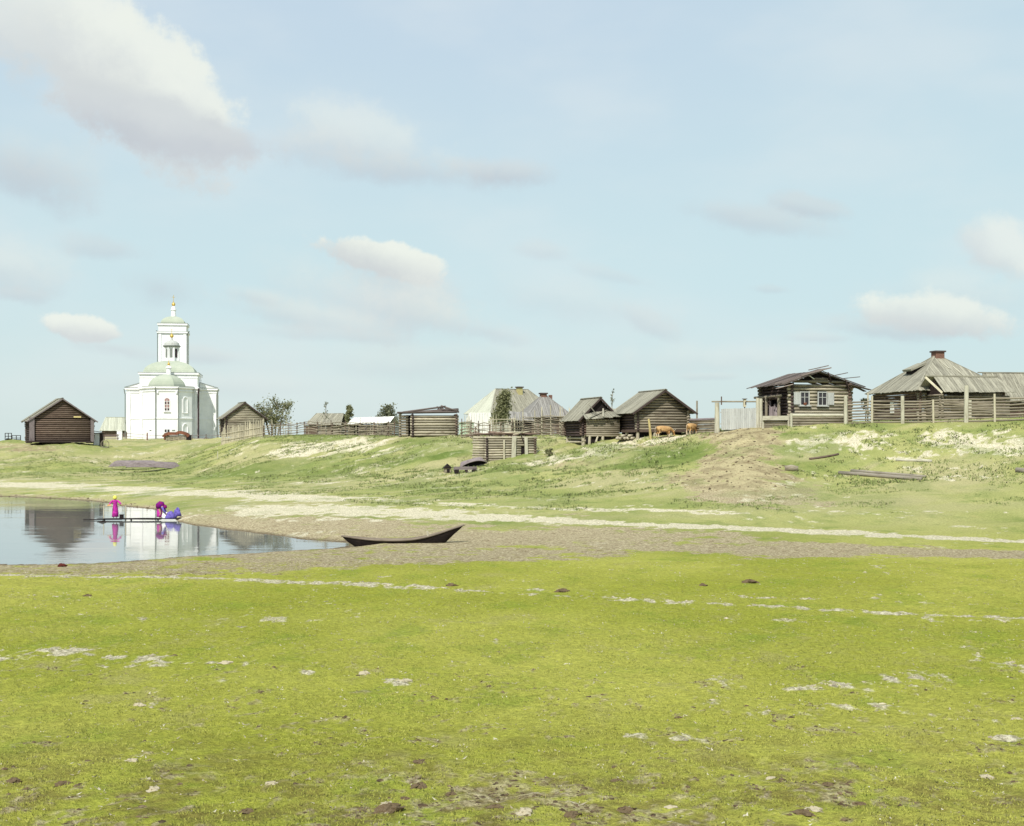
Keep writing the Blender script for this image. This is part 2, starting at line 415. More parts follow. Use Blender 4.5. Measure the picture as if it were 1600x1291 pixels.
def make_ground():
    ac = np.concatenate([np.linspace(-4, -.56, 40)[:-1], np.linspace(-.56, .56, 1000), np.linspace(.56, 4, 40)[1:]])
    yr = np.concatenate([np.arange(-60, 8, 2.0), 8*np.exp(np.linspace(0, math.log(260/8), 980)), 260*np.exp(np.linspace(0, math.log(6000/260), 60))[1:]])
    A, Y = np.meshgrid(ac, yr)
    X = A*(np.maximum(Y, -10)+18)
    Z = hfun(X, Y)
    Z = np.where(Y > 500, 5.0+(Z-5.0)*np.clip(1-(Y-500)/600, 0, 1), Z)
    x, y = X.ravel(), Y.ravel()
    n1 = fbm(x*.5, y*.5, 101, 4); n2 = fbm(x*2.2, y*1.6, 102, 4); n3 = fbm(x*.09, y*.12, 103, 3)
    ru, rv = x*.75+y*.66, -x*.66+y*.75
    ns = fbm(ru*.16, rv*.9, 104, 4)
    # sand: the trodden white paths, salt crusts and bare bank
    sand = np.zeros(x.shape)
    P1 = [(-200, 747), (0, 757), (150, 762), (300, 769), (420, 775), (520, 781)]
    sand = np.maximum(sand, track(x, y, P1, 5.5, 3.2, .8)*1.05)
    sand = np.maximum(sand, track(x, y, [(420, 796), (520, 797), (620, 803), (700, 807), (800, 812), (850, 814)], 5.8, 2.2, .8)*1.05)
    sand = np.maximum(sand, track(x, y, [(800, 812), (900, 816), (1000, 820), (1100, 823), (1200, 827), (1300, 832), (1400, 837), (1500, 842), (1600, 847), (1800, 856)], 2.0, 1.25, .7)*1.1)
    sand = np.maximum(sand, track(x, y, [(560, 780), (700, 788), (800, 792), (900, 796), (1000, 798), (1150, 803)], 1.6, 1.2, .8)*.82)
    sand = np.maximum(sand, track(x, y, [(380, 752), (560, 757), (760, 765)], 2.6, 2.2, .9)*.6)
    sand = np.maximum(sand, track(x, y, [(0, 898), (300, 905), (600, 916), (800, 928), (1000, 939), (1200, 949), (1400, 958), (1700, 972)], .5, .36)*(.85+.45*n3))
    sand = np.maximum(sand, track(x, y, [(780, 921), (1000, 929), (1300, 938), (1700, 950)], .3, .25)*.8)
    sand = np.maximum(sand, track(x, y, [(0, 742), (200, 747), (420, 751), (620, 758)], 2.0, 1.8)*.55)
    sand = np.maximum(sand, track(x, y, [(1085, 682), (1000, 692), (920, 706), (850, 720), (760, 738)], 2.6, 4.2, .8)*1.05)
    sand = np.maximum(sand, track(x, y, [(1230, 800), (1500, 800), (1700, 806)], 1.2, 1.2)*.45)
    for q in [(1000, 692, 120, 14, .86), (900, 712, 110, 18, .80), (820, 733, 90, 12, .70), (690, 744, 110, 10, .62), (560, 700, 100, 14, .9), (500, 695, 130, 12, .95), (1270, 690, 70, 16, .95), (1340, 684, 80, 14, .95), (1490, 690, 90, 18, .9), (1590, 705, 60, 16, .95), (1550, 676, 60, 8, .8), (1440, 712, 90, 10, .7), (900, 708, 110, 16, .62), (990, 690, 70, 8, .7), (840, 700, 40, 8, .6), (520, 703, 130, 15, .82), (600, 706, 60, 10, .9), (440, 705, 45, 14, .8), (480, 690, 90, 7, .72), (380, 696, 45, 9, .72),
              (230, 712, 70, 12, .55), (290, 702, 45, 8, .7), (120, 700, 60, 8, .5), (650, 750, 110, 7, .55), (660, 700, 30, 8, .6),
              (1310, 688, 85, 17, 1.05), (1260, 702, 60, 12, .85), (1350, 700, 90, 14, .7), (1470, 680, 55, 12, .85), (1130, 800, 120, 7, .5), (1520, 745, 100, 8, .6), (980, 770, 140, 7, .5), (750, 770, 160, 6, .45), (1540, 700, 80, 16, .78), (1590, 690, 40, 14, .8), (1420, 705, 50, 10, .6), (1530, 728, 70, 8, .55),
              (1000, 750, 90, 10, .55), (700, 725, 60, 8, .35),
              (50, 1025, 150, 20, 1.0), (190, 1034, 150, 15, .95), (330, 1041, 100, 9, .8), (60, 1050, 120, 14, .6), (210, 1105, 60, 14, .5), (300, 1230, 120, 16, .35), (650, 1245, 120, 20, .4), (478, 1051, 25, 7, .9), (570, 1052, 50, 8, .84), (625, 1064, 35, 9, .92), (770, 1076, 35, 6, .55),
              (1150, 1068, 70, 13, .78), (1290, 1078, 110, 18, .74), (1430, 1065, 90, 20, .68), (1560, 1035, 80, 20, .85), (1170, 1105, 130, 18, .58), (1500, 1100, 120, 26, .48), (1580, 1158, 40, 5, .8), (780, 1133, 30, 4, .6), (1400, 1215, 90, 25, .45), (1090, 1230, 60, 20, .42), (700, 1000, 20, 4, .2)]:
        sand = np.maximum(sand, patch(x, y, *q))
    lush = np.clip(patch(x, y, 1045, 712, 95, 19, 1)+patch(x, y, 980, 728, 60, 8, .8)+patch(x, y, 560, 730, 200, 12, .8)+patch(x, y, 400, 735, 160, 14, .8)+patch(x, y, 650, 690, 60, 8, .7)
                   + patch(x, y, 700, 712, 50, 12, .8)+patch(x, y, 1240, 680, 40, 8, .7)+patch(x, y, 520, 683, 70, 4, .8)+patch(x, y, 790, 735, 70, 7, .9)+patch(x, y, 900, 705, 20, 6, .8)+patch(x, y, 1250, 725, 80, 10, .5), 0, 1)
    sand = sand*(1-.75*lush)
    on_bank = sst(105, 125, y)
    nn = np.where(on_bank > .5, ns*.65+n2*.35, n1*.35+n2*.65)
    near = 1-sst(40, 55, y)
    nn = nn*(1-near)+(.35*fbm(x*.8, y*.9, 141, 4)+.65*fbm(x*3.6, y*2.2, 142, 5))*near
    sandm = sst(.40, .62+.06*on_bank+.24*near, sand*(.66-.08*near)+(nn-.5)*(1.25+.9*near)*(sand > .02)+.02)
    # scattered bare flecks over the whole place
    fleck = sst(.66, .76, .5*fbm(x*2.6, y*1.5, 120, 5)+.5*fbm(x*.35, y*.35, 124, 4)+.04*(y>70))*.75
    fleckb = sst(.52, .72, ns*.6+n2*.4)*.62*on_bank
    sandm = np.maximum(sandm, np.maximum(fleck, fleckb))
    # dirt: brown earth of beach, band and ramp
    dirt = np.zeros(x.shape)
    z0 = Z.ravel()
    fade = 0
    band = track(x, y, [(-300, 888), (0, 890), (150, 889), (300, 884), (450, 879), (600, 873), (750, 866), (850, 862)], 3.4, 5.0, .6)
    dirt = np.maximum(dirt, band*1.05)
    dirt = np.maximum(dirt, track(x, y, [(600, 845), (700, 838), (800, 838), (900, 841), (1000, 845), (1080, 851), (1180, 856), (1300, 859), (1450, 863), (1700, 870)], 11.0, 2.6, .5)*1.05)
    dirt = np.maximum(dirt, track(x, y, [(330, 806), (400, 816), (470, 824), (540, 832), (620, 836)], 5.5, 6.5, .5)*1.1)
    dirt = np.maximum(dirt, track(x, y, [(1160, 668), (1155, 700), (1150, 740), (1170, 775)], 2.9, 4.8, .45)*1.2)
    dirt = np.maximum(dirt, (1-sst(.10, .26, z0))*(y > 40)*(y < 175)*.95)
    dirt = np.maximum(dirt, patch(x, y, 30, 700, 90, 10, .9))
    dirt = np.maximum(dirt, patch(x, y, 960, 705, 190, 24, .62))
    dirt = dirt*(1-.9*lush)
    dirtm = sst(.40, .70, dirt*.74+(n2*.45+n1*.35+n3*.2-.5)*2.1*(dirt > .02))
    clodn = fbm(x*1.7, y*1.2, 130, 5)
    nb = sst(.61, .70, clodn*.45+.55*fbm(x*7, y*5, 133, 4))*(1-sst(18, 40, y))*.7+sst(.52, .64, fbm(x*.7, y*.9, 131, 4)*.45+fbm(x*5, y*4, 132, 4)*.55)*(1-sst(15.5, 20, y))*.75
    dirtm = np.maximum(dirtm, np.clip(nb, 0, 1)*(1-sandm))
    # moist and wet edge
    wet = 1-sst(.0, .1, z0)
    wet = wet*(y > 45)*(y < 180)
    me = bpy.data.meshes.new('ground')
    nr, nc = A.shape
    co = np.stack([x, y, z0+(np.maximum(sandm, dirtm*.6)*(fbm(x*7, y*6, 150, 4)-.36)*.09*near)], 1).astype(np.float32)
    idx = np.arange(nr*nc).reshape(nr, nc)
    q = np.stack([idx[:-1, :-1], idx[:-1, 1:], idx[1:, 1:], idx[1:, :-1]], -1).reshape(-1, 4)
    me.vertices.add(len(co)); me.vertices.foreach_set('co', co.ravel())
    me.loops.add(q.size); me.loops.foreach_set('vertex_index', q.ravel().astype(np.int32))
    me.polygons.add(len(q)); me.polygons.foreach_set('loop_start', np.arange(0, q.size, 4, dtype=np.int32))
    me.polygons.foreach_set('loop_total', np.full(len(q), 4, dtype=np.int32)) if False else None
    me.update(calc_edges=True)
    me.polygons.foreach_set('use_smooth', np.ones(len(q), dtype=bool))
    dry = sst(.42, .66, fbm(x*.12, y*.17, 160, 4)*.6+ns*.4+.06*on_bank)*sst(60, 100, y)
    for q in [(1180, 765, 170, 34, 1), (1360, 782, 140, 16, .95), (1000, 755, 130, 16, .75), (700, 748, 160, 10, .8), (250, 706, 110, 18, 1), (60, 704, 90, 10, .9), (1480, 765, 140, 12, .7), (500, 757, 220, 7, .7), (930, 712, 170, 22, .9), (640, 700, 60, 12, .6), (1100, 805, 140, 8, .7), (200, 745, 180, 5, .5), (450, 700, 130, 14, .5)]:
        dry = np.maximum(dry, patch(x, y, *q)*(.55+.45*sst(.35, .6, n1)))
    dry = dry*(1-.9*lush)
    for nm, arr in (('dry', dry), ('sand', sandm), ('dirt', dirtm), ('lush', lush), ('wet', wet)):
        a = me.attributes.new(nm, 'FLOAT', 'POINT'); a.data.foreach_set('value', np.clip(arr, 0, 1).astype(np.float32))
    m, nt, b = newmat('meadow_ground')
    geo = nt.nodes.new('ShaderNodeNewGeometry'); pos = geo.outputs['Position']
    sx = nt.nodes.new('ShaderNodeSeparateXYZ'); nt.links.new(pos, sx.inputs[0])
    geo_z = sx.outputs[2]
    def at_(n):
        q_ = nt.nodes.new('ShaderNodeAttribute'); q_.attribute_name = n; return q_.outputs['Fac']
    big = noise(nt, pos, .07, 4, .55, (1, .8, 1)); mid = noise(nt, pos, .6, 4, .6, (1, .7, 1)); fin = noise(nt, pos, 9, 4, .7); vf = noise(nt, pos, 38, 3, .7)
    yfar = ramp(nt, sx.outputs[1], 46, 80)
    gnear = mixc(nt, ramp(nt, big, .38, .62), (.30, .32, .045), (.405, .405, .082))
    gfar = mixc(nt, ramp(nt, big, .38, .62), (.24, .265, .085), (.335, .335, .13))
    g = mixc(nt, yfar, gnear, gfar)
    g = mixc(nt, ramp(nt, mid, .5, .7, 0, .55), g, mixc(nt, yfar, (.20, .275, .035), (.15, .205, .055)))
    g = mixc(nt, ramp(nt, mid, .3, .42, .45, 0), g, (.36, .33, .13))
    y18 = ramp(nt, sx.outputs[1], 14.5, 24, .75, 0)
    g = mixc(nt, mth(nt, 'MULTIPLY', y18, ramp(nt, noise(nt, pos, 1.2, 5, .65), .40, .62)), g, (.17, .135, .045))
    g = mixc(nt, mth(nt, 'MULTIPLY', at_('lush'), ramp(nt, mid, .3, .55, .55, 1)), g, (.12, .165, .04))
    g = mixc(nt, mth(nt, 'MULTIPLY', at_('dry'), .72), g, (.37, .335, .185))
    dc = mixc(nt, ramp(nt, fin, .38, .62), (.27, .215, .13), (.46, .40, .26))
    dc = mixc(nt, ramp(nt, geo_z, 1.2, 2.2), dc, mixc(nt, ramp(nt, mid, .38, .6), (.26, .215, .125), (.40, .345, .20)))
    dc = mixc(nt, ramp(nt, noise(nt, pos, 2.4, 5, .7), .54, .66, 0, .8), dc, (.17, .115, .06))
    g = mixc(nt, mth(nt, 'MULTIPLY', at_('dirt'), ramp(nt, fin, .3, .5, .75, 1)), g, dc)
    sc_ = mixc(nt, ramp(nt, fin, .35, .65), (.40, .355, .24), (.64, .595, .44))
    sf = mth(nt, 'ADD', at_('sand'), mth(nt, 'MULTIPLY', mth(nt, 'SUBTRACT', fin, .5), ramp(nt, sx.outputs[1], 45, 85, 1.1, .45)))
    g = mixc(nt, mth(nt, 'MULTIPLY', ramp(nt, sf, .15, 1.0), ramp(nt, at_('sand'), 0, .35)), g, sc_)
    sb = noise(nt, pos, .16, 4, .6, (1, .55, 1))
    g = mixc(nt, mth(nt, 'MULTIPLY', mth(nt, 'MULTIPLY', ramp(nt, sx.outputs[1], 75, 100), ramp(nt, sb, .50, .60)), .5), g, mixc(nt, fin, (.11, .15, .04), (.2, .25, .08)))
    g = mixc(nt, mth(nt, 'MULTIPLY', at_('wet'), .75), g, (.075, .05, .035))
    g = mixc(nt, 1.0, g, ramp(nt, fin, .25, .75, .74, 1.30), 'MULTIPLY')
    g = mixc(nt, 1.0, g, ramp(nt, vf, .25, .75, .82, 1.16), 'MULTIPLY')
    nt.links.new(g, b.inputs['Base Color']); b.inputs['Roughness'].default_value = .95; b.inputs['Specular IOR Level'].default_value = .05
    hh = mth(nt, 'ADD', mth(nt, 'MULTIPLY', fin, 1.0), mth(nt, 'MULTIPLY', vf, .4))
    bump(nt, mth(nt, 'MULTIPLY', hh, ramp(nt, sx.outputs[1], 45, 90, 1.0, .45)), b, 1.0, .12)
    me.materials.append(m)
    o = bpy.data.objects.new('ground', me); COL.objects.link(o)
    o['kind'] = 'structure'
    return x, y, sandm, dirtm
gx, gy, gs, gd = make_ground()

# ------------------------------------------------------------------ water
def make_water():
    me = bpy.data.meshes.new('water')
    me.from_pydata([(-400, 40, 0), (-5, 48, 0), (-5, 76, 0), (-25, 140, 0), (-400, 320, 0)], [], [(0, 1, 2, 3, 4)])
    m, nt, b = newmat('pond_water')
    geo = nt.nodes.new('ShaderNodeNewGeometry'); pos = geo.outputs['Position']
    b.inputs['Base Color'].default_value = (.16, .17, .16, 1)
    b.inputs['Roughness'].default_value = .035; b.inputs['IOR'].default_value = 1.95; b.inputs['Specular IOR Level'].default_value = .75
    n1 = noise(nt, pos, .35, 3, .5, (.35, 1.6, 1)); n2 = noise(nt, pos, 3.0, 3, .5, (.5, 1.5, 1))
    bn = ramp(nt, noise(nt, pos, .12, 2, .5, (.25, 1, 1)), .48, .62, .1, 1)
    h = mth(nt, 'ADD', mth(nt, 'MULTIPLY', n1, .5), mth(nt, 'MULTIPLY', mth(nt, 'MULTIPLY', n2, bn), .22))
    bump(nt, h, b, .3, .05)
    me.materials.append(m)
    o = bpy.data.objects.new('water', me); COL.objects.link(o); o['kind'] = 'structure'
make_water()

# ------------------------------------------------------------------ grass, weeds, dry bits (nobody could count them)
rng = np.random.default_rng(5)
def raw_mesh(name, V, T, val, mat):
    me = bpy.data.meshes.new(name)
    me.vertices.add(len(V)); me.vertices.foreach_set('co', V.astype(np.float32).ravel())
    me.loops.add(T.size); me.loops.foreach_set('vertex_index', T.ravel().astype(np.int32))
    me.polygons.add(len(T)); me.polygons.foreach_set('loop_start', np.arange(0, T.size, T.shape[1], dtype=np.int32))
    me.update(calc_edges=True)
    a = me.attributes.new('val', 'FLOAT', 'POINT'); a.data.foreach_set('value', val.astype(np.float32))
    me.materials.append(mat)
    o = bpy.data.objects.new(name, me); COL.objects.link(o); return o
def blades(name, bx, by, h, w, mat, nb, spread, vb, label, cat, lean=.6):
    n = len(bx)*nb
    x = np.repeat(bx, nb)+rng.normal(0, spread, n); y = np.repeat(by, nb)+rng.normal(0, spread, n)
    hh = np.repeat(h, nb)*rng.uniform(.5, 1.2, n); z = hfun(x, y)-.005
    an = rng.uniform(0, 2*np.pi, n); ww = w*rng.uniform(.7, 1.3, n)
    dx, dy = np.cos(an)*ww, np.sin(an)*ww
    lx, ly = rng.normal(0, lean, n)*hh, rng.normal(0, lean, n)*hh
    V = np.stack([np.stack([x-dx, y-dy, z], 1), np.stack([x+dx, y+dy, z], 1), np.stack([x+lx, y+ly, z+hh], 1)], 1).reshape(-1, 3)
    T = np.arange(n*3).reshape(-1, 3)
    v = np.clip(np.repeat(vb, nb)+rng.normal(0, .13, n), 0, 1)
    o = raw_mesh(name, V, T, np.repeat(v, 3), mat)
    tag(o, label, cat, kind='stuff'); return o
def scatter(n, y0, y1, pw=1.0, amax=.44):
    u = rng.uniform(0, 1, n)
    y = (y0**pw+(y1**pw-y0**pw)*u)**(1/pw); a = rng.uniform(-amax, amax, n)
    return a*(y+1), y
bx, by = scatter(190000, 14, 62, 1.1)
dens = fbm(bx*.9, by*.8, 301, 4); keep = (dens > .36)
sal = fbm(bx*1.6, by*1.3, 140, 5)
keep &= ~(fbm(bx*.7, by*.9, 131, 5) > .60)
c1 = G(120, 1030); keep &= ~((np.hypot((bx-c1[0])/5.5, (by-c1[1])/1.5) < 1) & (sal > .42))
keep &= ~(((by > 50+(bx+22)*.2) & (bx < 5)) | (by > 52))
bx, by = bx[keep], by[keep]
blades('grass', bx, by, rng.uniform(.018, .042, len(bx)), .008, M['grassblade'], 3, .03, np.clip(.25+.75*fbm(bx*.35, by*.3, 310, 4), 0, 1), 'short cropped yellow green grass covering the near meadow', 'grass', .5)
bx, by = scatter(60000, 75, 185, 1.0)
pn = fbm(bx*.25, by*.25, 320, 4); hb = hbase(bx, by)
keep = (pn > .57) & (hb > .8) & ((((bx/by)-.175)/.045)**2+((by-104)/19)**2 > 1); bx, by = bx[keep], by[keep]; hb = hb[keep]
blades('weeds', bx, by, rng.uniform(.05, .15, len(bx))*(1+sst(1.5, 3, hb)*.5), .035, M['weed'], 4, .12, np.clip(fbm(bx*.5, by*.5, 321, 3)*1.3-.1, 0, 1), 'low green weeds and coarse grass growing on the river bank', 'weeds', .6)
bx, by = scatter(90000, 95, 185, 1.0)
hb = hbase(bx, by); keep = (hb > 1.2) & (fbm(bx*.8, by*.6, 330, 4) > .55) & (fbm(bx*.12, by*.16, 331, 3) > .40) & ((((bx/by)-.178)/.04)**2+((by-104)/19)**2 > 1)
bx, by = bx[keep], by[keep]
blades('bank_grass', bx, by, rng.uniform(.06, .22, len(bx)), .05, M['weed'], 4, .16, np.clip(fbm(bx*.3, by*.3, 333, 3)*1.2, 0, 1), 'tufty green grass growing over the sandy slope below the village', 'grass', .7)
bx, by = scatter(5200, 14, 62, 1.3)
blades('dry_grass', bx, by, rng.uniform(.01, .035, len(bx)), .02, M['strawbit'], 3, .05, rng.uniform(0, 1, len(bx)), 'dry straw bits and pale litter strewn over the meadow', 'dry grass', 1.5)
def lumps(n, y0, y1, amin, amax, smin, smax, pw=1.0, test=None):
    y = rng.uniform(y0**pw, y1**pw, n)**(1/pw); a = rng.uniform(amin, amax, n); x = a*y
    if test is not None:
        k = test(x, y); x, y = x[k], y[k]
    n = len(x); s = smin+(smax-smin)*rng.uniform(0, 1, n)**3
    base = np.array([(1, 0, 0), (0, 1, 0), (-1, 0, 0), (0, -1, 0), (0, 0, .8), (.7, .7, .3), (-.7, .6, .35), (-.6, -.7, .25), (.7, -.7, .35)], float)
    fc = np.array([(0, 5, 4), (5, 1, 4), (1, 6, 4), (6, 2, 4), (2, 7, 4), (7, 3, 4), (3, 8, 4), (8, 0, 4)])
    V = base[None]*rng.uniform(.6, 1.3, (n, 9, 1))*s[:, None, None]
    V[:, :, 2] *= .75; V[:, :, 0] *= rng.uniform(.8, 1.6, (n, 1))
    V += np.stack([x, y, hfun(x, y)-s*.12], 1)[:, None, :]
    T = (fc[None]+np.arange(n)[:, None, None]*9).reshape(-1, 3)
    return V.reshape(-1, 3), T, np.repeat(rng.uniform(.5, 1.15, n), 9)
def btest(x, y):
    h = hbase(x, y); return (h > .02) & (h < .62) & (fbm(x*.6, y*.6, 400, 3) > .42)
def on_mask(mask, n, y0, y1):
    k = np.where((mask > .45) & (gy > y0) & (gy < y1) & (np.abs(gx/(gy+1)) < .45))[0]
    w = (gy[k]+18)*gy[k]; k = rng.choice(k, min(n, len(k)), replace=False, p=w/w.sum())
    return gx[k]+rng.normal(0, .03, len(k)), gy[k]+rng.normal(0, .03, len(k))
def lumps_at(x, y, smin, smax):
    n = len(x); s_ = smin+(smax-smin)*rng.uniform(0, 1, n)**2.5
    base = np.array([(1, 0, 0), (0, 1, 0), (-1, 0, 0), (0, -1, 0), (0, 0, .8), (.7, .7, .3), (-.7, .6, .35), (-.6, -.7, .25), (.7, -.7, .35)], float)
    fc = np.array([(0, 5, 4), (5, 1, 4), (1, 6, 4), (6, 2, 4), (2, 7, 4), (7, 3, 4), (3, 8, 4), (8, 0, 4)])
    V = base[None]*rng.uniform(.6, 1.3, (n, 9, 1))*s_[:, None, None]
    V[:, :, 0] *= rng.uniform(.8, 1.7, (n, 1)); V += np.stack([x, y, hfun(x, y)-s_*.1], 1)[:, None, :]
    return V.reshape(-1, 3), (fc[None]+np.arange(n)[:, None, None]*9).reshape(-1, 3), np.repeat(rng.uniform(.45, 1.15, n), 9)
V, T, v = lumps_at(*on_mask(gd, 2000, 14.3, 47), .01, .04)
tag(raw_mesh('earth_crumbs', V, T, v, M['clod']), 'tiny brown earth crumbs on the bare spots of the near meadow', 'earth crumbs', kind='stuff')
V, T, v = lumps_at(*on_mask(gs, 2200, 14.3, 52), .012, .05)
tag(raw_mesh('pale_crumbs', V, T, v, M['saltclod']), 'tiny pale salty crumbs on the white patches of the near meadow', 'pale crumbs', kind='stuff')
V, T, v = lumps_at(*on_mask(gd, 1500, 92, 125), .03, .12)
tag(raw_mesh('dung_lumps', V, T, v, M['clod']), 'dark lumps of earth and dung scattered over the dirt ramp', 'dung lumps', kind='stuff')

# single clods that stand out of the turf
def clod_mesh(seed, mat, name):
    random.seed(seed); mb = MB()
    n = 14; prof = []
    rows = 5; vs = []; fs = []
    for i in range(rows):
        for k in range(n):
            an = 2*math.pi*k/n; ph = i/(rows-1)*math.pi/2
            r = math.cos(ph)*(1+random.uniform(-.4, .4)); vs.append((r*math.cos(an)*1.4, r*math.sin(an), (math.sin(ph)*.6+random.uniform(-.12, .12))))
    for i in range(rows-1):
        for k in range(n): fs.append((i*n+k, i*n+(k+1) % n, (i+1)*n+(k+1) % n, (i+1)*n+k))
    fs.append(tuple((rows-1)*n+k for k in range(n)))
    mb.poly(vs, fs)
    return mb.build(name, mat)
proto = [clod_mesh(11, M['clod'], 'earth_clod'), clod_mesh(12, M['clod'], 'earth_clod'), clod_mesh(13, M['saltclod'], 'salt_clod'), clod_mesh(14, M['saltclod'], 'salt_clod')]
CL = [(656, 1199, .13, 0), (655, 1233, .17, 1), (610, 1268, .22, 0), (635, 1250, .12, 1), (775, 1270, .13, 0), (705, 1243, .1, 1), (965, 1221, .1, 0), (1292, 1232, .12, 1), (880, 926, .32, 0), (1098, 915, .22, 1), (1172, 912, .3, 0), (705, 915, .25, 1),
      (137, 931, .2, 0), (975, 1273, .17, 1), (895, 1274, .14, 0), (22, 1222, .13, 1), (100, 1232, .13, 0), (385, 1269, .13, 1), (1255, 1278, .15, 0), (1345, 1258, .1, 1), (1060, 1122, .08, 0), (273, 1028, .12, 1),
      (240, 1240, .13, 2), (217, 1104, .14, 3), (425, 1230, .11, 2), (605, 1258, .15, 3), (570, 1054, .2, 2), (632, 1064, .2, 3), (1272, 1270, .14, 2), (1205, 1213, .1, 3), (1590, 1129, .12, 2), (1050, 1262, .11, 3), (820, 1276, .15, 2), (355, 1040, .2, 3), (205, 1192, .13, 2), (1543, 1215, .13, 3)]
used = set()
for px, py, s, k in CL:
    o = proto[k] if k not in used else proto[k].copy()
    if k in used: COL.objects.link(o)
    used.add(k)
    s *= .62; x, y = G(px, py); o.location = (x, y, gz(x, y)-.01); o.scale = (s, s, s*1.0); o.rotation_euler = (0, 0, random.uniform(0, 6.28))
    if k < 2: tag(o, 'dark brown clod of earth lying on the grass', 'clod', 'dark earth clods on the meadow')
    else: tag(o, 'pale grey clod of dry salty earth lying on the grass', 'clod', 'pale dry clods on the meadow')
random.seed(21)

# ------------------------------------------------------------------ log buildings
def wall_logs(mb, p, q, z0, z1, d, ext=.26, holes=(), lift=0, v=(.62, 1.28)):
    """logs stacked from z0 to z1 between ground points p and q (2D); holes = (u0,u1,h0,h1)"""
    p, q = Vector((p[0], p[1], 0)), Vector((q[0], q[1], 0)); e = (q-p); L = e.length; e.normalize()
    z = z0+d/2+lift
    while z < z1-d*.3:
        segs = [(-ext*random.uniform(.8, 1.2), L+ext*random.uniform(.8, 1.2))]
        for (u0, u1, h0, h1) in holes:
            if h0 < z < h1:
                ns = []
                for a, b in segs:
                    if u0 > a and u1 < b: ns += [(a, u0), (u1, b)]
                    else: ns.append((a, b))
                segs = ns
        val = random.uniform(*v)
        for a, b in segs:
            mb.log(p+e*a+Vector((0, 0, z)), p+e*b+Vector((0, 0, z)), d*.455, val, bend=.012)
        z += d
def gable_logs(mb, W, y, z0, rise, d, v=(.72, 1.2)):
    z = z0+d/2
    while z < z0+rise-d*.6:
        w = W/2*(1-(z+d*.25-z0)/rise)
        if w > .15: mb.log((-w, y, z), (w, y, z), d*.455, random.uniform(*v), bend=.01)
        z += d
def gable_roof(root, W, D, H, rise, mat, ov=.5, fo=.6, bo=.4, skip=0, rag=.08, bw=.24, ridge=True, edge=None, v=(.75, 1.2)):
    mb = MB(); y0, y1 = -D/2-fo, D/2+bo
    k = rise/(W/2); ex = W/2+ov; ze = H-ov*k
    mb.planks((-ex, y1, ze), (-ex, y0, ze), (0, y0, H+rise), (0, y1, H+rise), bw, .035, rag, skip, v)
    mb.planks((ex, y0, ze), (ex, y1, ze), (0, y1, H+rise), (0, y0, H+rise), bw, .035, rag, skip, v)
    if ridge:
        mb.bar((-.09, y0-.05, H+rise+.05), (-.09, y1, H+rise+.05), .22, .05, .85, up=(-.4, 0, 1))
        mb.bar((.09, y0-.05, H+rise+.05), (.09, y1, H+rise+.05), .22, .05, .75, up=(.4, 0, 1))
    r = mb.build('roof', mat, root)
    for yy in (y0+.02, y1-.02):
        for s in (-1, 1):
            MB().bar((s*(ex+.03), yy, ze-.08), (0, yy, H+rise-.09), .06, .18, .9, up=(0, 0, 1)).build('barge_board', edge or M['logdark'], r)
    for s in (-1, 1):
        for f in (.25, .62, .97):
            xx = s*W/2*f; zz = H+rise*(1-f)-.10
            MB().tube([(xx, y0+.12, zz), (xx, y1-.1, zz)], .075, 7, .8).build('purlin', M['logdark'], r)
    return r
def log_barn(name, label, cat, px, Y, rot, W, D, H, rise, d=.27, front='log', side='logdark', roofm='roof', dz=0, raise_=0, group=None, holes_f=(), holes_l=(), **kw):
    p = at(px, Y); p.z += dz
    root = thing(name, label, cat, p, R(rot), group)
    f = MB(); z0 = raise_
    wall_logs(f, (-W/2, -D/2), (W/2, -D/2), z0, H, d, holes=holes_f); gable_logs(f, W, -D/2, H, rise, d)
    wf = f.build('wall', M[front], root, True)
    b = MB(); wall_logs(b, (-W/2, D/2), (W/2, D/2), z0, H, d); gable_logs(b, W, D/2, H, rise, d); b.build('wall', M[front], root, True)
    l = MB(); wall_logs(l, (-W/2, -D/2), (-W/2, D/2), z0, H, d, lift=-d/2+.02, holes=holes_l); wl = l.build('wall', M[side], root, True)  # left wall: dark wood whose colour also stands in for its shade
    r_ = MB(); wall_logs(r_, (W/2, -D/2), (W/2, D/2), z0, H, d, lift=-d/2+.02); r_.build('wall', M[front], root, True)
    mb = MB(); h0 = z0+.1; w_, dd = W/2-.07, D/2-.07
    mb.poly([(-w_, -dd, h0), (w_, -dd, h0), (w_, dd, h0), (-w_, dd, h0), (-w_, -dd, H-.05), (w_, -dd, H-.05), (w_, dd, H-.05), (-w_, dd, H-.05), (0, -dd, H+rise-.3), (0, dd, H+rise-.3)],
            [(0, 1, 5, 8, 4), (1, 2, 6, 5), (2, 3, 7, 9, 6), (3, 0, 4, 7), (4, 8, 9, 7), (5, 6, 9, 8), (3, 2, 1, 0)]).build('gap_shade', M['darkin'], root)  # near-black core added so the gaps between logs read as shadow
    rf = gable_roof(root, W, D, H, rise, M[roofm], **kw)
    return root, rf

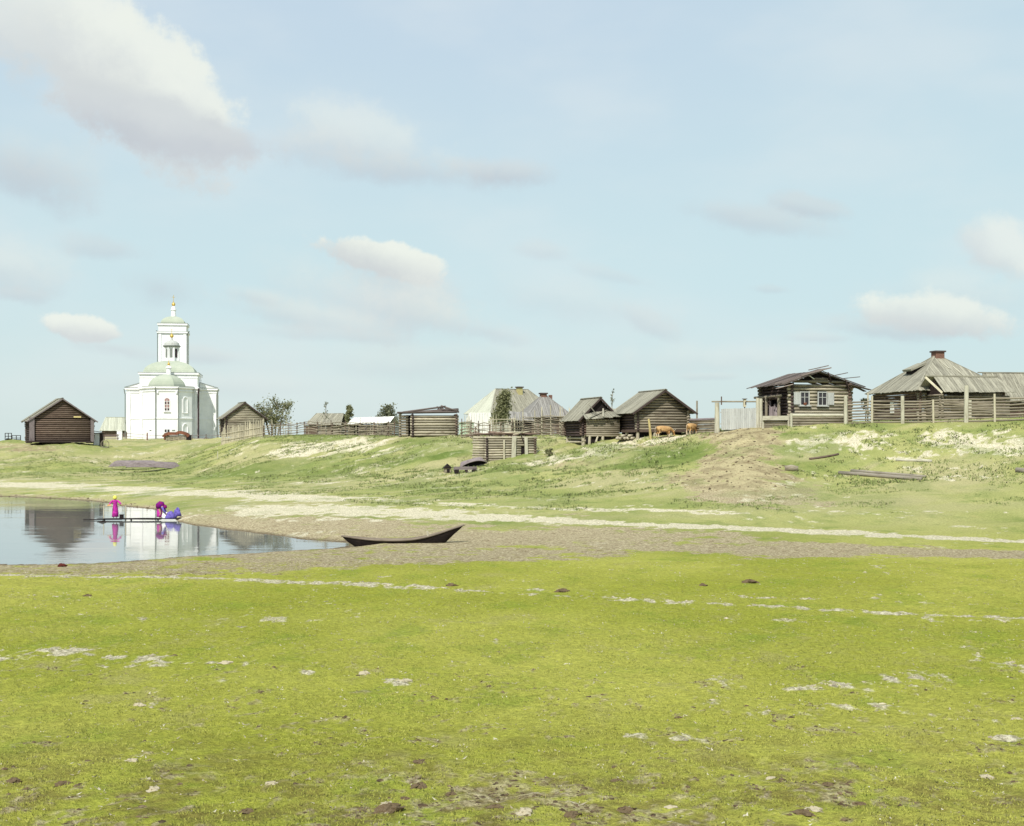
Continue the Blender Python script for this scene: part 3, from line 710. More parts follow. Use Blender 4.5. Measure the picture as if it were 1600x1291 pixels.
# big barn and its parts
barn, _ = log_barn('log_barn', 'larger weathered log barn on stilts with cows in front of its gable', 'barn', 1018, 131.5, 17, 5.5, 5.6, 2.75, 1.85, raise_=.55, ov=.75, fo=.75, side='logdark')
for x in (-2.7, -.9, .9, 2.7):
    for y in (-2.8, 0, 2.8):
        MB().tube([(x, y, -.7), (x, y, .6)], .17, 8, 1.0).build('stilt', M['loglight'], barn)
MB().box((0, -2.85, .5), (5.9, .3, .26), .8).box((0, 2.85, .5), (5.9, .3, .26), .8).box((-2.76, 0, .48), (.3, 5.4, .26), .8).box((2.76, 0, .48), (.3, 5.4, .26), .8).build('sill_beam', M['logbrown'], barn)
MB().box((0, 0, .2), (4.6, 4.8, .5)).build('underfloor_shade', M['darkin'], barn)  # black block painting the shade between the stilts
# smaller barn at its left
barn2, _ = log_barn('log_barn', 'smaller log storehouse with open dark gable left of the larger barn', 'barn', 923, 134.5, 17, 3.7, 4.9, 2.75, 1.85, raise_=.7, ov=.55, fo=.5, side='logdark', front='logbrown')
MB().poly([(-1.7, -2.62, 2.7), (1.7, -2.62, 2.7), (0, -2.62, 4.25)], [(0, 1, 2)]).build('gable_opening', M['darkin'], barn2)
for x in (-1.7, 1.7):
    for y in (-2.4, 2.4): MB().tube([(x, y, -.9), (x, y, .75)], .2, 8, 1.1).build('stilt', M['loglight'], barn2)
mb = MB()
mb.log((-1.9, -2.5, .15), (1.9, -2.5, .15), .12, 1.1); mb.log((-1.7, -2.4, .4), (-1.7, 2.3, .42), .12, 1.1); mb.log((-1.7, -2.4, .0), (-1.7, 2.3, .02), .12, 1.1)
mb.build('foundation_logs', M['loglight'], barn2)
MB().box((0, 0, .4), (3.0, 4.2, .5)).build('underfloor_shade', M['darkin'], barn2)  # dark block standing in for shade below the storehouse
# lean-to between the two
t = thing('lean_to_shed', 'low log lean-to with sagging board roof between the two barns', 'shed', at(934, 131.3), R(14))
mb = MB(); wall_logs(mb, (-1.35, -.6), (2.1, -.6), .65, 2.45, .2, ext=.05); mb.build('wall', M['log'], t, True)
mb = MB(); mb.planks((-1.6, -1.0, 2.45), (2.3, -1.0, 2.75), (2.3, 1.2, 3.5), (-1.6, 1.2, 3.35), .26, .04, .3, .04)
mb.bar((-1.2, -1.1, 2.62), (1.4, .8, 3.5), .18, .05, .9); mb.bar((.2, -1.2, 2.72), (.9, 1.0, 3.75), .16, .05, 1.1); mb.bar((-.3, -.6, 2.9), (-.9, 0, 3.9), .12, .05, .7)
mb.build('roof', M['roof'], t)
for x in (-1.1, .3, 1.9): MB().tube([(x, -.6, -.9), (x+.05, -.6, .75)], .15, 8, 1.2).build('stilt', M['loglight'], t)
MB().tube([(-.7, -.9, -.5), (-.2, -.6, .7)], .1, 7, 1.2).build('prop', M['loglight'], t)
MB().box((.35, 0, .35), (3.0, .9, .55)).build('underfloor_shade', M['darkin'], t)  # dark block standing in for shade below the lean-to
# boards and log ends lying under the big barn's corner
t = thing('board_pile', 'pile of sawn log ends under the left corner of the larger barn', 'wood pile', at(983, 128.2), 0)
mb = MB()
for x, z in ((-1.1, .12), (-.8, .12), (-.35, .14), (0, .14), (.35, .14), (-.6, .38), (.1, .4)):
    mb.log((x-.2, -.7+random.uniform(-.2, .2), z), (x+.35, .9, z+.02), .14, random.uniform(.9, 1.25))
mb.build('logs', M['loglight'], t, True)
tag(MB().tube([(0, 0, -.2), (-.1, 0, 1.1), (-.22, .02, 2.0)], [.13, .12, .10], 8).build('leaning_post', M['yellowpost'], None), 'yellowish leaning post beside the brown cow', 'post').location = at(1017, 127.3)

# left dark barn
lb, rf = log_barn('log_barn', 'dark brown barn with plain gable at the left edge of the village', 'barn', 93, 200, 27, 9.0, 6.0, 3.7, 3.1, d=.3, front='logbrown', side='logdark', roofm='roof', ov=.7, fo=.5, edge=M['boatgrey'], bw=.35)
MB().box((-4.45, -3.28, 1.95), (.75, .14, 3.7), .9).box((-4.68, -3.0, 1.9), (.14, .6, 3.6), .8).build('corner_board', M['boatgrey'], lb)
MB().box((4.42, -3.28, 1.9), (.5, .14, 3.6), .9).build('corner_board', M['boatgrey'], lb)
MB().box((-.5, -3.5, .12), (9.4, .5, .25), .6).build('sill_beam', M['logdark'], lb)
MB().box((2.2, -3.24, 3.95), (1.1, .06, .2), 1.5).build('new_board', M['yellowpost'], lb)
MB().planks((-5.3, 3.3, 3.27), (-5.3, .2, 3.27), (-.1, .2, 6.88), (-.1, 3.3, 6.88), .3, .05, .1).build('roof_patch', M['roof'], rf)
# openwork frames behind it
for i, (px, w, h) in enumerate(((13, 1.0, 1.35), (25.5, 1.35, 1.1))):
    t = thing('lattice_rack', ('taller' if i == 0 else 'lower')+' dark openwork timber rack left of the dark barn', 'rack', at(px, 215), R(12))
    mb = MB()
    for x in (-w/2, 0, w/2): mb.box((x, 0, h/2-.1), (.11, .11, h+.2))
    for z in (.3, h*.62, h): mb.box((0, .1, z), (w+.1, .08, .1))
    mb.build('frame', M['boat'], t)
    mb = MB()
    for k in range(5): mb.log((-w/2+.1, .1+.1*k, .12+.07*k), (w/2-.1, .1+.1*k, .14+.05*k), .11, 1)
    mb.build('logs', M['boat'], t)
# lean-to right of dark barn with white door
t = thing('lean_to_shed', 'small lean-to with a white door beside the dark barn', 'shed', at(153.5, 203), R(15))
MB().box((0, .6, 1.0), (1.5, 1.2, 2.0)).build('wall', M['logdark'], t)
MB().box((-.25, -.05, .95), (.85, .06, 1.85)).build('door', M['white'], t)
MB().obox((.1, .5, 2.15), (.95, 0, -.16), (0, .9, 0), (0, 0, .05)).build('roof', M['logbrown'], t)
MB().box((.65, -.1, 1.0), (.16, .16, 2.1)).build('post', M['logdark'], t)
t = thing('cart_wheel', 'old wooden cart wheel leaning between the lean-to and the pale house', 'wheel', at(164, 200), R(20))
mb = MB(); pts = [(math.cos(a)*.6, 0, .6+math.sin(a)*.6) for a in [2*math.pi*k/20 for k in range(21)]]
mb.tube(pts, .06, 6, 1, False); mb.build('rim', M['log'], t)
mb = MB()
for k in range(8): mb.tube([(0, 0, .6), (math.cos(k*math.pi/4)*.58, 0, .6+math.sin(k*math.pi/4)*.58)], .025, 5)
mb.build('spokes', M['log'], t); MB().tube([(0, -.12, .6), (0, .12, .6)], .1, 8).build('hub', M['log'], t)

def hip_roof(mb, W, D, z, rise, ridge, ov, bw=.3, rag=.06, v=(.78, 1.18), skip=0):
    x, y = W/2+ov, D/2+ov; r = ridge/2
    A, B, C, D_ = (-x, -y, z), (x, -y, z), (x, y, z), (-x, y, z); P, Q = (-r, 0, z+rise), (r, 0, z+rise)
    mb.planks(A, B, Q, P, bw, .04, rag, skip, v); mb.planks(C, D_, P, Q, bw, .04, rag, skip, v)
    mb.planks(D_, A, P, P, bw, .04, rag, skip, v); mb.planks(B, C, Q, Q, bw, .04, rag, skip, v)
    for a, b in ((A, P), (B, Q), (C, Q), (D_, P)): mb.bar(Vector(a)+Vector((0, 0, .04)), Vector(b)+Vector((0, 0, .07)), .18, .05, 1.0)
    if ridge > .1: mb.bar((-r, 0, z+rise+.07), (r, 0, z+rise+.07), .2, .06, .9)
def chimney(root, x, y, z, w, h, mat, cap=True, parent=None):
    c = MB().box((x, y, z+h/2), (w, w, h)).build('chimney', mat, parent or root)
    if cap: MB().box((x, y, z+h+.08), (w+.25, w+.25, .16)).build('cap', M['logdark'], c)
    return c
def window(parent, x, y, z, w, h, mframe, pane=None, mull=True, face=-1, axis='y'):
    f = MB(); t = .1
    def bb(cx, cz, sx, sz, dd=.1, off=0):
        if axis == 'y': f.box((cx, y+off, cz), (sx, dd, sz))
        else: f.box((y+off, cx, cz), (dd, sx, sz))
    bb(x-w/2-t/2, z, t, h+2*t+.004); bb(x+w/2+t/2, z, t, h+2*t+.004); bb(x, z+h/2+t/2, w, t); bb(x, z-h/2-t/2, w, t)
    if mull: bb(x, z, .05, h, .06); bb(x, z+h*.12, w, .05, .05)
    fr = f.build('window', mframe, parent)
    g = MB()
    if axis == 'y': g.box((x, y-face*.035, z), (w, .03, h))
    else: g.box((y-face*.035, x, z), (.03, w, h))
    g.build('pane', pane or M['glass'], fr)
    return fr
# pale house behind the lean-to
t = thing('cottage', 'low distant cottage with pale hip roof just left of the church', 'house', at(181, 285), R(14))
MB().box((0, 0, 1.2), (5.6, 5, 2.7)).build('wall', M['logbrown'], t)
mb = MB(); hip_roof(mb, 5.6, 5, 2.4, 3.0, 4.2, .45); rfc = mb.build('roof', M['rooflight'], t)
MB().box((.2, -2.56, .55), (5.2, .1, 1.1)).build('wainscot', M['straw'], t)

# shed right of the church and its palisade
sh, _ = log_barn('log_shed', 'grey gabled log shed between the church and the leafy tree', 'shed', 378, 189, 22, 5.4, 4.4, 3.0, 2.0, d=.25, side='logdark', front='loglight', ov=.6, fo=.4)
t = thing('palisade', 'pale upright stake palisade in front of the gabled shed', 'fence', at(380, 182), 0)
a, b = at(346, 184), at(411, 181); mb = MB(); o0 = Vector(t.location); k = 52
for i in range(k):
    f = i/(k-1); p = a.lerp(b, f)+Vector((0, random.uniform(-.06, .06), 0)); p.z = gz(p.x, p.y)
    h = random.uniform(1.6, 2.55)+.25*f; q = p-o0; l = random.uniform(-.08, .08)
    mb.tube([q+Vector((0, 0, -.2)), q+Vector((l, 0, h))], [.065, .045], 6, random.uniform(.75, 1.2))
mb.build('stakes', M['straw'], t)
mb = MB()
for z in (.6, 1.5): mb.tube([a-o0+Vector((0, -.1, z)), b-o0+Vector((0, -.1, z))], .045, 6)
mb.build('rail', M['straw'], t)

# middle roofless log shed
def midshed():
    t = thing('log_shed', 'long low log shed with a collapsed flat roof of poles', 'shed', at(678, 156.5), R(6))
    W, D, H = 5.3, 3.6, 2.75
    d_ = .32
    f = MB(); wall_logs(f, (-W/2, -D/2), (W/2, -D/2), 0, H, d_, ext=.28); f.build('wall', M['loglight'], t, True)
    f = MB(); wall_logs(f, (-W/2, D/2), (W/2, D/2), 0, H, d_, ext=.28); f.build('wall', M['log'], t, True)
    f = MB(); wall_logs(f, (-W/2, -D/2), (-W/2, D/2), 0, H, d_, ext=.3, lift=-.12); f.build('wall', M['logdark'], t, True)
    f = MB(); wall_logs(f, (W/2, -D/2), (W/2, D/2), 0, H, d_, ext=.3, lift=-.12); f.build('wall', M['logbrown'], t, True)
    f = MB()   # annexe frame at the left
    wall_logs(f, (-W/2-1.5, -D/2+.3), (-W/2-.6, -D/2+.3), 0, H, d_, ext=.1); wall_logs(f, (-W/2-1.5, -D/2+.3), (-W/2-1.5, D/2), 0, H, d_, ext=.2, lift=-.12)
    f.build('annexe_wall', M['log'], t, True)
    MB().box((-W/2-.4, .3, 1.3), (.7, .2, 2.6)).build('doorway', M['darkin'], t)
    MB().box((0, 0, 1.3), (W-.16, D-.16, 2.5)).build('inner_shade', M['darkin'], t)  # black filler so the log gaps show painted shade
    f = MB()
    for i in range(16):
        y = -D/2-.3+i*.27; s = i/15
        f.log((-W/2-1.7+random.uniform(-.2, .3), y, H+.12), (W/2+.3, y+random.uniform(-.3, .3), H+.18+.55*math.sin(s*3)*random.uniform(.2, .9)), .09, random.uniform(.8, 1.3))
    for i in range(12):
        x = random.uniform(.6, 1.9); f.log((x, -D/2+random.uniform(-.2, .5), H+.2), (x+random.uniform(-.8, .8), D/2, H+random.uniform(.4, 1.0)), .1, random.uniform(.7, 1.3))
    f.log((-W/2-1.2, -D/2-.1, H+.15), (W/2-1.4, -D/2, H+.85), .11); f.log((W/2-1.9, -D/2, H+.95), (W/2+.3, -D/2+.2, H+.25), .11)
    f.build('roof', M['roofdark'], t, True)
midshed()

# ruined sheds behind the rail fence
t = thing('low_shed', 'low shed with buff board roof behind the rail fence', 'shed', at(518, 186), R(-28))
mb = MB(); wall_logs(mb, (-2.6, -1.6), (2.6, -1.6), 0, 1.9, .24); wall_logs(mb, (-2.6, 1.6), (2.6, 1.6), 0, 1.9, .24); wall_logs(mb, (-2.6, -1.6), (-2.6, 1.6), 0, 1.9, .24); wall_logs(mb, (2.6, -1.6), (2.6, 1.6), 0, 1.9, .24)
mb.build('wall', M['log'], t, True)
mb = MB(); mb.planks((-3.0, -2.1, 1.75), (3.2, -2.1, 1.6), (2.2, 0, 3.3), (-2.9, 0, 3.3), .28); mb.planks((3.2, 2.1, 1.6), (-3, 2.1, 1.6), (-2.9, 0, 3.3), (2.2, 0, 3.3), .28)
mb.build('roof', M['roof'], t)
mb = MB().poly([(-2.75, -1.4, 1.9), (-2.75, 1.4, 1.9), (-2.75, 0, 3.0)], [(0, 1, 2), (2, 1, 0)]); mb.build('gable', M['rust'], t)
t = thing('low_shed', 'low shed with a whitish sunlit roof right of the young conifer', 'shed', at(585, 178), R(-16))
mb = MB(); wall_logs(mb, (-3.1, -1.3), (2.9, -1.3), 0, 1.75, .24, holes=((.6, 1.5, .2, 1.7),)); wall_logs(mb, (2.9, -1.3), (2.9, 1.5), 0, 1.9, .24); wall_logs(mb, (-3.1, -1.3), (-3.1, 1.5), 0, 1.9, .24)
mb.build('wall', M['log'], t, True)
mb = MB(); mb.planks((-3.3, -1.75, 1.75), (3.0, -1.75, 1.9), (3.0, .1, 2.85), (-3.3, .1, 2.6), .28); mb.planks((3.0, 1.9, 1.9), (-3.3, 1.9, 1.75), (-3.3, .1, 2.6), (3.0, .1, 2.85), .28)
mb.build('roof', M['whiteboard'], t)
mb = MB().poly([(3.02, -1.4, 1.75), (3.02, 1.5, 1.75), (3.02, .1, 2.75)], [(0, 1, 2), (2, 1, 0)]); mb.build('gable', M['straw'], t)
MB().box((-.2, 0, .9), (5, 1.8, 1.6)).build('inner_shade', M['darkin'], t)  # dark filler, its colour stands in for the shed's inner shade
t = thing('pole_heap', 'heap of fallen poles and boards behind the rail fence', 'wood pile', at(583, 171.5), R(0))
mb = MB()
for i in range(16):
    x = random.uniform(-2.6, 2.2); mb.log((x, random.uniform(-.4, .4), .05), (x+random.uniform(-.3, 2.4), random.uniform(-.4, .4), random.uniform(.9, 2.1)), .06, random.uniform(.7, 1.3))
mb.build('poles', M['roofdark'], t, True)
t = thing('low_shed', 'small lean-to roof poking over the fence left of the bare sapling', 'shed', at(486, 182), R(8))
MB().box((0, 0, .8), (1.6, 1.4, 1.6)).build('wall', M['logbrown'], t)
MB().obox((-.1, 0, 1.8), (1.5, 0, -.22), (0, 1.0, 0), (0, 0, .04)).build('roof', M['boatgrey'], t)

# ------------------------------------------------------------------ fences
def zpt(px, Y, py): return Vector(((px-800)/FOC*Y, Y, EYE-(py-HZ)/FOC*Y))
def rail_fence(label, pts, h, nr, rr=.05, pr=.07, mrail='log', mpost='log', sticks=0, jitter=.06, hs=None, name='rail_fence', post_h=None):
    P = [at(*p) for p in pts]; o0 = P[0].copy()
    t = thing(name, label, 'fence', o0)
    for i, p in enumerate(P):
        hh = (post_h[i] if post_h else h+random.uniform(.0, .35)); q = p-o0; l = random.uniform(-.08, .08)
        MB().tube([q+Vector((0, 0, -.3)), q+Vector((l, 0, hh))], [pr, pr*.85], 7, random.uniform(.8, 1.2)).build('post', M[mpost], t)
    mb = MB()
    for i in range(len(P)-1):
        a, b = P[i]-o0, P[i+1]-o0
        for k in range(nr):
            z = .15+(h-.2)*k/(nr-1); s = 1 if k % 2 else -1
            mid = (a+b)/2; gm = gz(mid.x+o0.x, mid.y+o0.y)-o0.z
            mb.tube([a+Vector((-.12, s*pr, z+random.uniform(-jitter, jitter))), Vector((mid.x, mid.y+s*pr, gm+z+random.uniform(-jitter, jitter))), b+Vector((.12, s*pr, z+random.uniform(-jitter, jitter)))], [rr*random.uniform(.8, 1.2), rr, rr*random.uniform(.7, 1.1)], 6, random.uniform(.7, 1.25))
    mb.build('rails', M[mrail], t)
    if sticks:
        mb = MB(); a, b = P[0], P[-1]
        for i in range(sticks):
            f = random.random(); j = f*(len(P)-1); k = int(min(j, len(P)-2)); p = P[k].lerp(P[k+1], j-k); p.z = gz(p.x, p.y); q = p-o0
            mb.tube([q+Vector((0, .1, -.1)), q+Vector((random.uniform(-.15, .15), .1, h*random.uniform(.9, 1.55)))], [.04, .025], 5, random.uniform(.7, 1.3))
        mb.build('stakes', M['straw'], t)
    return t
rail_fence('grey rail fence running along the bank top behind the bare sandy slope', [(412, 177), (424, 177), (438, 175), (451, 175), (464, 174), (476, 173), (496, 172), (518, 171)], 1.75, 6, .055, .07, 'log', 'logbrown', 14, .1)
rail_fence('tumbledown log fence between the bare sapling and the collapsed roof shed', [(519, 170), (540, 168), (562, 167), (585, 166), (607, 165), (616, 164)], 1.7, 6, .06, .08, 'log', 'logbrown', 10, .14)
rail_fence('tall pole fence of thin stakes before the purple grey hip roof', [(818, 152), (836, 151), (847, 150), (861, 149), (875, 149), (890, 148)], 2.4, 11, .055, .07, 'log', 'straw', 4, .05, post_h=[3.3, 3.2, 3.5, 3.6, 3.5, 3.3])
rail_fence('ragged pole fence behind the roofless log pen', [(722, 147), (735, 146), (748, 145), (765, 144), (782, 144), (800, 145), (818, 147)], 1.9, 7, .05, .06, 'log', 'logbrown', 22, .12)
# log fence between shed and pen
rail_fence('short low rail fence right of the collapsed roof shed', [(721, 152), (733, 150), (743, 147)], .9, 3, .08, .07, 'log', 'logbrown')
# church fence
t = thing('church_fence', 'thin low railing with short posts in front of the church', 'fence', at(165, 231), 0)
o0 = Vector(t.location); pr = [at(p, y) for p, y in ((163, 228), (184, 228.5), (198, 229), (230, 229), (262, 229), (300, 229), (322, 229), (341, 229))]
for i, p in enumerate(pr):
    q = p-o0; MB().tube([q+Vector((0, 0, -.2)), q+Vector((0, 0, 1.15 if i != 3 else 1.4))], .11 if i == 3 else .07, 6).build('post', M['rust'] if i in (3,) else M['logbrown'], t)
mb = MB()
for i in range(len(pr)-1):
    for z in (.4, .95): mb.tube([pr[i]-o0+Vector((0, 0, z)), pr[i+1]-o0+Vector((0, 0, z))], .04, 6)
mb.build('rails', M['boatgrey'], t)
t = thing('gate_pillar', 'white square pillar at the left front corner of the church', 'pillar', at(187, 229), R(9))
MB().box((0, 0, .85), (.85, .85, 1.9)).build('shaft', M['white'], t); MB().box((0, 0, 1.84), (1.0, 1.0, .12)).build('cap', M['white'], t)
# rust-topped stack by the church
t = thing('wood_stack', 'low stack with rust red bark on top in front of the church', 'wood pile', at(277, 222), R(5))
mb = MB()
for k in range(9):
    for j in range(4): mb.box((-1.8+k*.42+random.uniform(-.03, .03), 0, .15+j*.22), (.4, 1.0, .2), random.uniform(.8, 1.2))
mb.build('cordwood', M['log'], t)
mb = MB(); tops = [(-2.2, .6), (-2.1, .98), (-1.5, 1.2), (-.8, 1.22), (-.1, 1.2), (.3, 1.4), (.7, 1.42), (1.2, 1.28), (1.7, 1.1), (2.05, .7)]
for i in range(len(tops)-1):
    (x0, z0), (x1, z1) = tops[i], tops[i+1]; mb.bar((x0, -.1, z0), (x1, -.1, z1), 1.35, .5, random.uniform(.8, 1.2))
mb.bar((-2.05, -.5, .1), (-2.1, -.5, 1.0), .3, .2, 1.0)
mb.build('bark_cover', M['rust'], t)
MB().box((2.0, -.15, .5), (.7, 1.1, .95)).build('dark_end', M['darkin'], t)
tag(MB().tube([(-.45, 0, 0), (-.3, 0, .45), (0, 0, .62), (.3, 0, .5), (.45, 0, .1)], .07, 6).build('hoop', M['boatgrey'], None), 'small bent hoop standing at the right front of the church', 'hoop').location = at(322, 227)
# fine stake on the bank
tag(MB().tube([(0, 0, -.2), (.03, 0, .95)], .05, 6).build('stake', M['pale'], None), 'single short pale stake on the grassy bank right of the grey boats', 'stake').location = at(340, 160)

# right side fence with tall posts
FP = [(1237, 117.5, 1.0, 0), (1321, 118, 2.65, 1), (1362, 117.5, 2.5, 0), (1410, 116.5, 2.5, 1), (1458, 115.5, 2.1, 0), (1509, 113.5, 3.25, 1), (1554, 112, 2.45, 0), (1606, 110, 2.4, 0), (1660, 108, 2.5, 0)]
o0 = at(1321, 118); t = thing('rail_fence', 'long rail fence of grey poles in front of the big hip roofed house', 'fence', o0)
PP = [at(a_, b_) for a_, b_, _, _ in FP[1:]]
for (a_, b_, h, th), p in zip(FP[1:], PP):
    q = p-o0; r = .17 if th else .1
    if a_ == 1509: r = .2
    MB().tube([q+Vector((0, -.1, -.3)), q+Vector((random.uniform(-.05, .05), -.1, h))], [r, r*.92], 9, 1.0).build('post', M['pale'] if th else M['straw'], t)
mb = MB()
for i in range(len(PP)-1):
    a, b = PP[i]-o0, PP[i+1]-o0
    for k in range(8):
        z = .12+k*.27; j = lambda: random.uniform(-.05, .05)
        m = (a+b)/2
        mb.tube([a+Vector((-.15, .06, z+j())), Vector((m.x, m.y+.08, m.z+z+j()-.03)), b+Vector((.15, .06, z+j()))], [.075, .07, .06], 7, random.uniform(.75, 1.2))
mb.build('rails', M['log'], t)
MB().tube([Vector((2.1, .2, -.2)), Vector((2.13, .2, 2.9))], .07, 7).build('post', M['straw'], t)

# ------------------------------------------------------------------ gate and log walls to its sides
t = thing('plank_gate', 'grey plank gate hung between tall posts under a crossbeam', 'gate', at(1152, 121.5), 0)
o0 = Vector(t.location)
for px, w, h in ((1120.5, .42, 2.85), (1184, .34, 2.8), (1189, .3, 2.75)):
    q = at(px, 121.5)-o0; MB().tube([q+Vector((0, 0, -.4)), q+Vector((0, 0, h))], [w*.6, w*.5], 10).build('post', M['pale'], t)
q0, q1 = at(1112, 121.5)-o0, at(1193, 121.5)-o0
MB().tube([Vector((q0.x, 0, 2.62)), Vector((q1.x, 0, 2.62))], .07, 8).build('crossbeam', M['log'], t)
MB().tube([Vector((at(1127, 121.5).x-o0.x, -.1, 2.3)), Vector((at(1127, 121.5).x-o0.x, -.1, 3.1))], .06, 6).build('peg', M['logbrown'], t)
mb = MB(); x = at(1126, 121.5).x-o0.x+.05; xe = at(1181, 121.5).x-o0.x
while x < xe:
    w = .2; mb.box((x+w/2, -.06, 1.02+random.uniform(-.02, .02)+.08*(x-xe)/3), (w-.012, .05, 2.0), random.uniform(.92, 1.08)); x += w
leaf = mb.build('gate_leaf', M['greyboard'], t)
MB().box((0, .02, .5), (3.2, .08, .14)).box((0, .02, 1.6), (3.2, .08, .14)).build('batten', M['greyboard'], leaf)
t = thing('bird_house', 'small pale wooden box with dark front on the gate beam', 'bird house', zpt(1163.5, 121.45, 637), 0)
MB().box((0, 0, .42), (.26, .2, .72)).build('box', M['straw'], t); MB().obox((0, 0, .82), (.22, 0, 0), (0, .17, 0), (0, 0, .03)).build('roof', M['logdark'], t)
MB().box((.09, -.115, .42), (.1, .03, .3)).build('opening', M['darkin'], t); MB().tube([(0, .0, -.05), (0, 0, .1)], .06, 6).build('bracket', M['logdark'], t)
def logfence(label, pa, pb, h, d=.26, m='loglight', top=None):
    a, b = at(*pa), at(*pb); t = thing('log_fence', label, 'fence', a); n = int(round(h/d)); mb = MB()
    e = b-a; zl = min(a.z, b.z)
    for k in range(n): mb.log(Vector((-.1, 0, zl-a.z+d*(k+.35))), Vector((e.x+.1, e.y, zl-a.z+d*(k+.35)+e.z*0)), d*.52, random.uniform(.75, 1.2))
    mb.build('logs', M[m], t, True)
    for q in (Vector((0, 0, 0)), e):
        MB().tube([q+Vector((0, -.12, -.3)), q+Vector((0, -.12, h+.25))], .11, 8).build('post', M['pale'], t)
    if top: MB().tube([Vector((-.1, 0, zl-a.z+h+.06)), Vector((e.x+.1, e.y, zl-a.z+h+.06))], top[0], 9).build('top_log', M[top[1]], t)
    return t
logfence('low log fence between the larger barn and the plank gate', (1080, 128.5), (1118, 123), 1.45, .22, 'log', (.15, 'boatgrey'))
logfence('low log fence with white top board between the gate and the cabin', (1192, 120.5), (1232, 119.5), .72, .2, 'log')
MB_t = thing('white_board', 'wide whitish board capping the log fence left of the cabin', 'board', at(1191.5, 120.2))
e = at(1231.5, 119.3)-at(1191.5, 120.2); MB().obox((e.x/2, e.y/2-.02, .98), (e.x/2, e.y/2, .0), (0, .03, 0), (0, 0, .2), .95).build('plank', M['pale'], MB_t)
logfence('stacked log wall below the two cabin windows', (1236, 118.6), (1321, 119), 1.0, .25, 'log', (.16, 'pale'))
tag(MB().tube([(0, 0, 0), (0, 0, 3.2)], .09, 7).build('pole', M['log'], None), 'lone grey pole standing behind the log fence right of the larger barn', 'pole').location = at(1089, 131)

